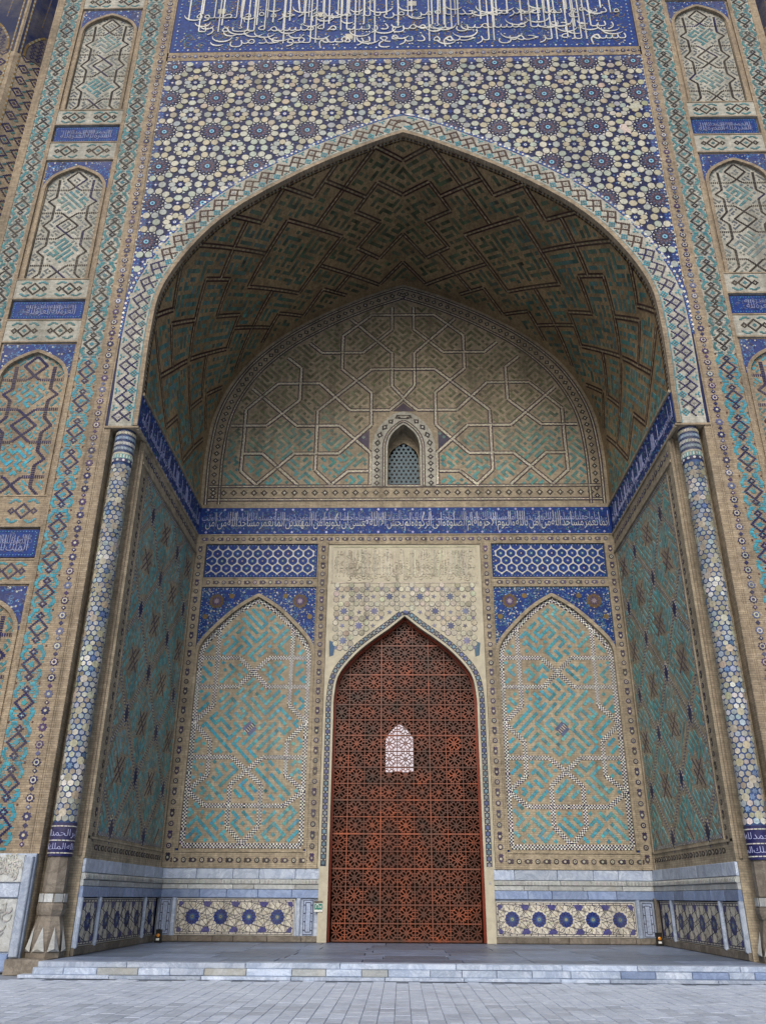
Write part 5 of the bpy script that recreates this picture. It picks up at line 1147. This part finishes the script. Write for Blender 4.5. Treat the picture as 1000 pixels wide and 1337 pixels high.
# ================================================================== CORNER TOWERS
for sg in (-1, 1):
    tw = empty('corner_tower', (sg*15.6, 1.9, 0), 'eight sided brick tower joined to the '+('left' if sg < 0 else 'right')+' edge of the portal with shade put into its tile colours', 'tower')
    tw['label'] = 'patterned eight sided tower beyond the pier with turquoise lozenges, shade put into its tile colours' if sg < 0 else 'eight sided brick tower edge beyond the pier with cream niches, shade put into its tile colours'
    rad = 2.45
    sh = lathe([(rad, 0), (rad, ZTOP)], 0, 0, 8, R(22.5)); body = sh.out('shaft', MB, tw)
    for a in (-90, -135 if sg > 0 else -45):
        th = R(a); nx, ny = math.cos(th), math.sin(th); tx, ty = -ny, nx; ap = rad*math.cos(R(22.5))
        F = lambda u, v, h, nx=nx, ny=ny, tx=tx, ty=ty, ap=ap: np.stack([nx*(ap+h)+tx*u, ny*(ap+h)+ty*u, v], -1)
        T = Tiles(F); fw_ = .86
        for z in np.arange(3, 30.5, .62):
            for x in (-.5, 0, .5): lozenge(T, (x, z+(x != 0)*.31), .2, 4, .07, .05, NAVY if z > 22 else BLACK*1.5, core=TEAL if z < 26 else PURPLE)
        for x in (-.28, .28): T.add(SQ, [(x, z) for z in np.arange(3.2, 30.5, .31)], R(45), (.16, .06), TEAL if x < 0 else lin(150, 146, 150), h1=.012)
        T.add(np.array([(-fw_, 30.6), (fw_, 30.6), (fw_, 37), (-fw_, 37)]), [(0, 0)], 0, 1.0, COBALT*.3, h1=.008)  # ground and arch tiles darkened: the tower's shade is put into their colour
        A = arch_from(.62, 31.0, 1.2, SH_NICHE, 30.6, 6); T.add(A.P, [(0, 0)], 0, 1.0, lin(92, 86, 88), h1=.014, jit=0)
        strap(T, [tuple(p) for p in A.P[::4]], [(OCHRE*.8, PALE*.6)], .1, .09, h1=.03)
        lozenge(T, np.array([(x, z) for z in np.arange(30.8, 31.9, .2) for x in (-.36, -.12, .12, .36) if z < A.z(abs(x))-.2]), .08, 2, .05, .04, NAVY, h1=.022)
        for k in range(4): strap(T, [(-fw_+.1+k*.5, 32.6), (-fw_+.1+k*.5-.25+.4, 36.5)], [(OCHRE*.6, STEEL*.7)], .1, .05, h1=.012)
        strap(T, [(-.75, 3), (-.75, 36)], [(OCHRE, PALE*.7)], .12, .06); strap(T, [(.75, 3), (.75, 36)], [(OCHRE, PALE*.7)], .12, .06)
        T.out('tile_inlay', body, MTD)

# ================================================================== SMALL THINGS
sx, sz = -2.79, 1.3
sgn = empty('exit_sign', (sx, YD-.14, sz), 'small green sign with white arch mark beside the lattice door', 'sign')
link('sign_plate', bevel_box_mesh('sign_plate', .27, .02, .25, .006), MSIGNW, sgn)
o = link('green_field', bevel_box_mesh('green_field', .24, .012, .17, .003), MSIGN, sgn); o.location = (0, -.014, .025)
gg = Geo()
for a, b in (((-.07, -.03), (-.07, .04)), ((-.07, .04), (-.03, .08)), ((-.03, .08), (.01, .04)), ((.01, .04), (.01, -.03)), ((.04, .0), (.09, .0)), ((.09, 0), (.06, .03)), ((.09, 0), (.06, -.03))): gg.beam(a, b, .018, .006)
o = gg.out('arch_mark', MSIGNW, sgn); o.location = (0, -.024, .02)
gg = Geo().box(-.13, .13, -.02, .16, .13, .19); o = gg.out('bracket', MBASE, sgn)
for sg in (-1, 1):
    x = -7.62 if sg < 0 else 7.72; y = 7.35 if sg < 0 else 7.55
    lm = empty('floor_lamp', (x, y, ZP), 'small black floor lamp with amber lens in the '+('corner below the framed marble strip' if sg < 0 else 'stained corner'), 'lamp')
    lm['label'] = 'small black floor lamp with amber lens at the foot of a clean marble corner' if sg < 0 else 'small amber and white floor lamp at the foot of the brown stained corner'
    gg = Geo(); gg.box(-.1, .1, -.08, .08, 0, .05).box(-.085, .085, -.06, .07, .05, .36); gg.out('housing', MBLK, lm)
    gl = lathe([(.055, -.02), (.05, .0), (.02, .012)], 0, 0, 10); o = gl.out('lens', MAMB, lm); o.rotation_euler = (R(90), 0, 0); o.location = (.0, -.062, .2)
    o = link('label_plate', bevel_box_mesh('label_plate', .1, .01, .06, .002), MSIGNW, lm); o.location = (.0, -.066, .09)
# brown stained strip in the far corner
part('corner_patch', Geo().box(7.8, 7.93, B-.16, B-.02, .32, 1.62), MBASE, 'brown rough stone patch in the corner of the dado')
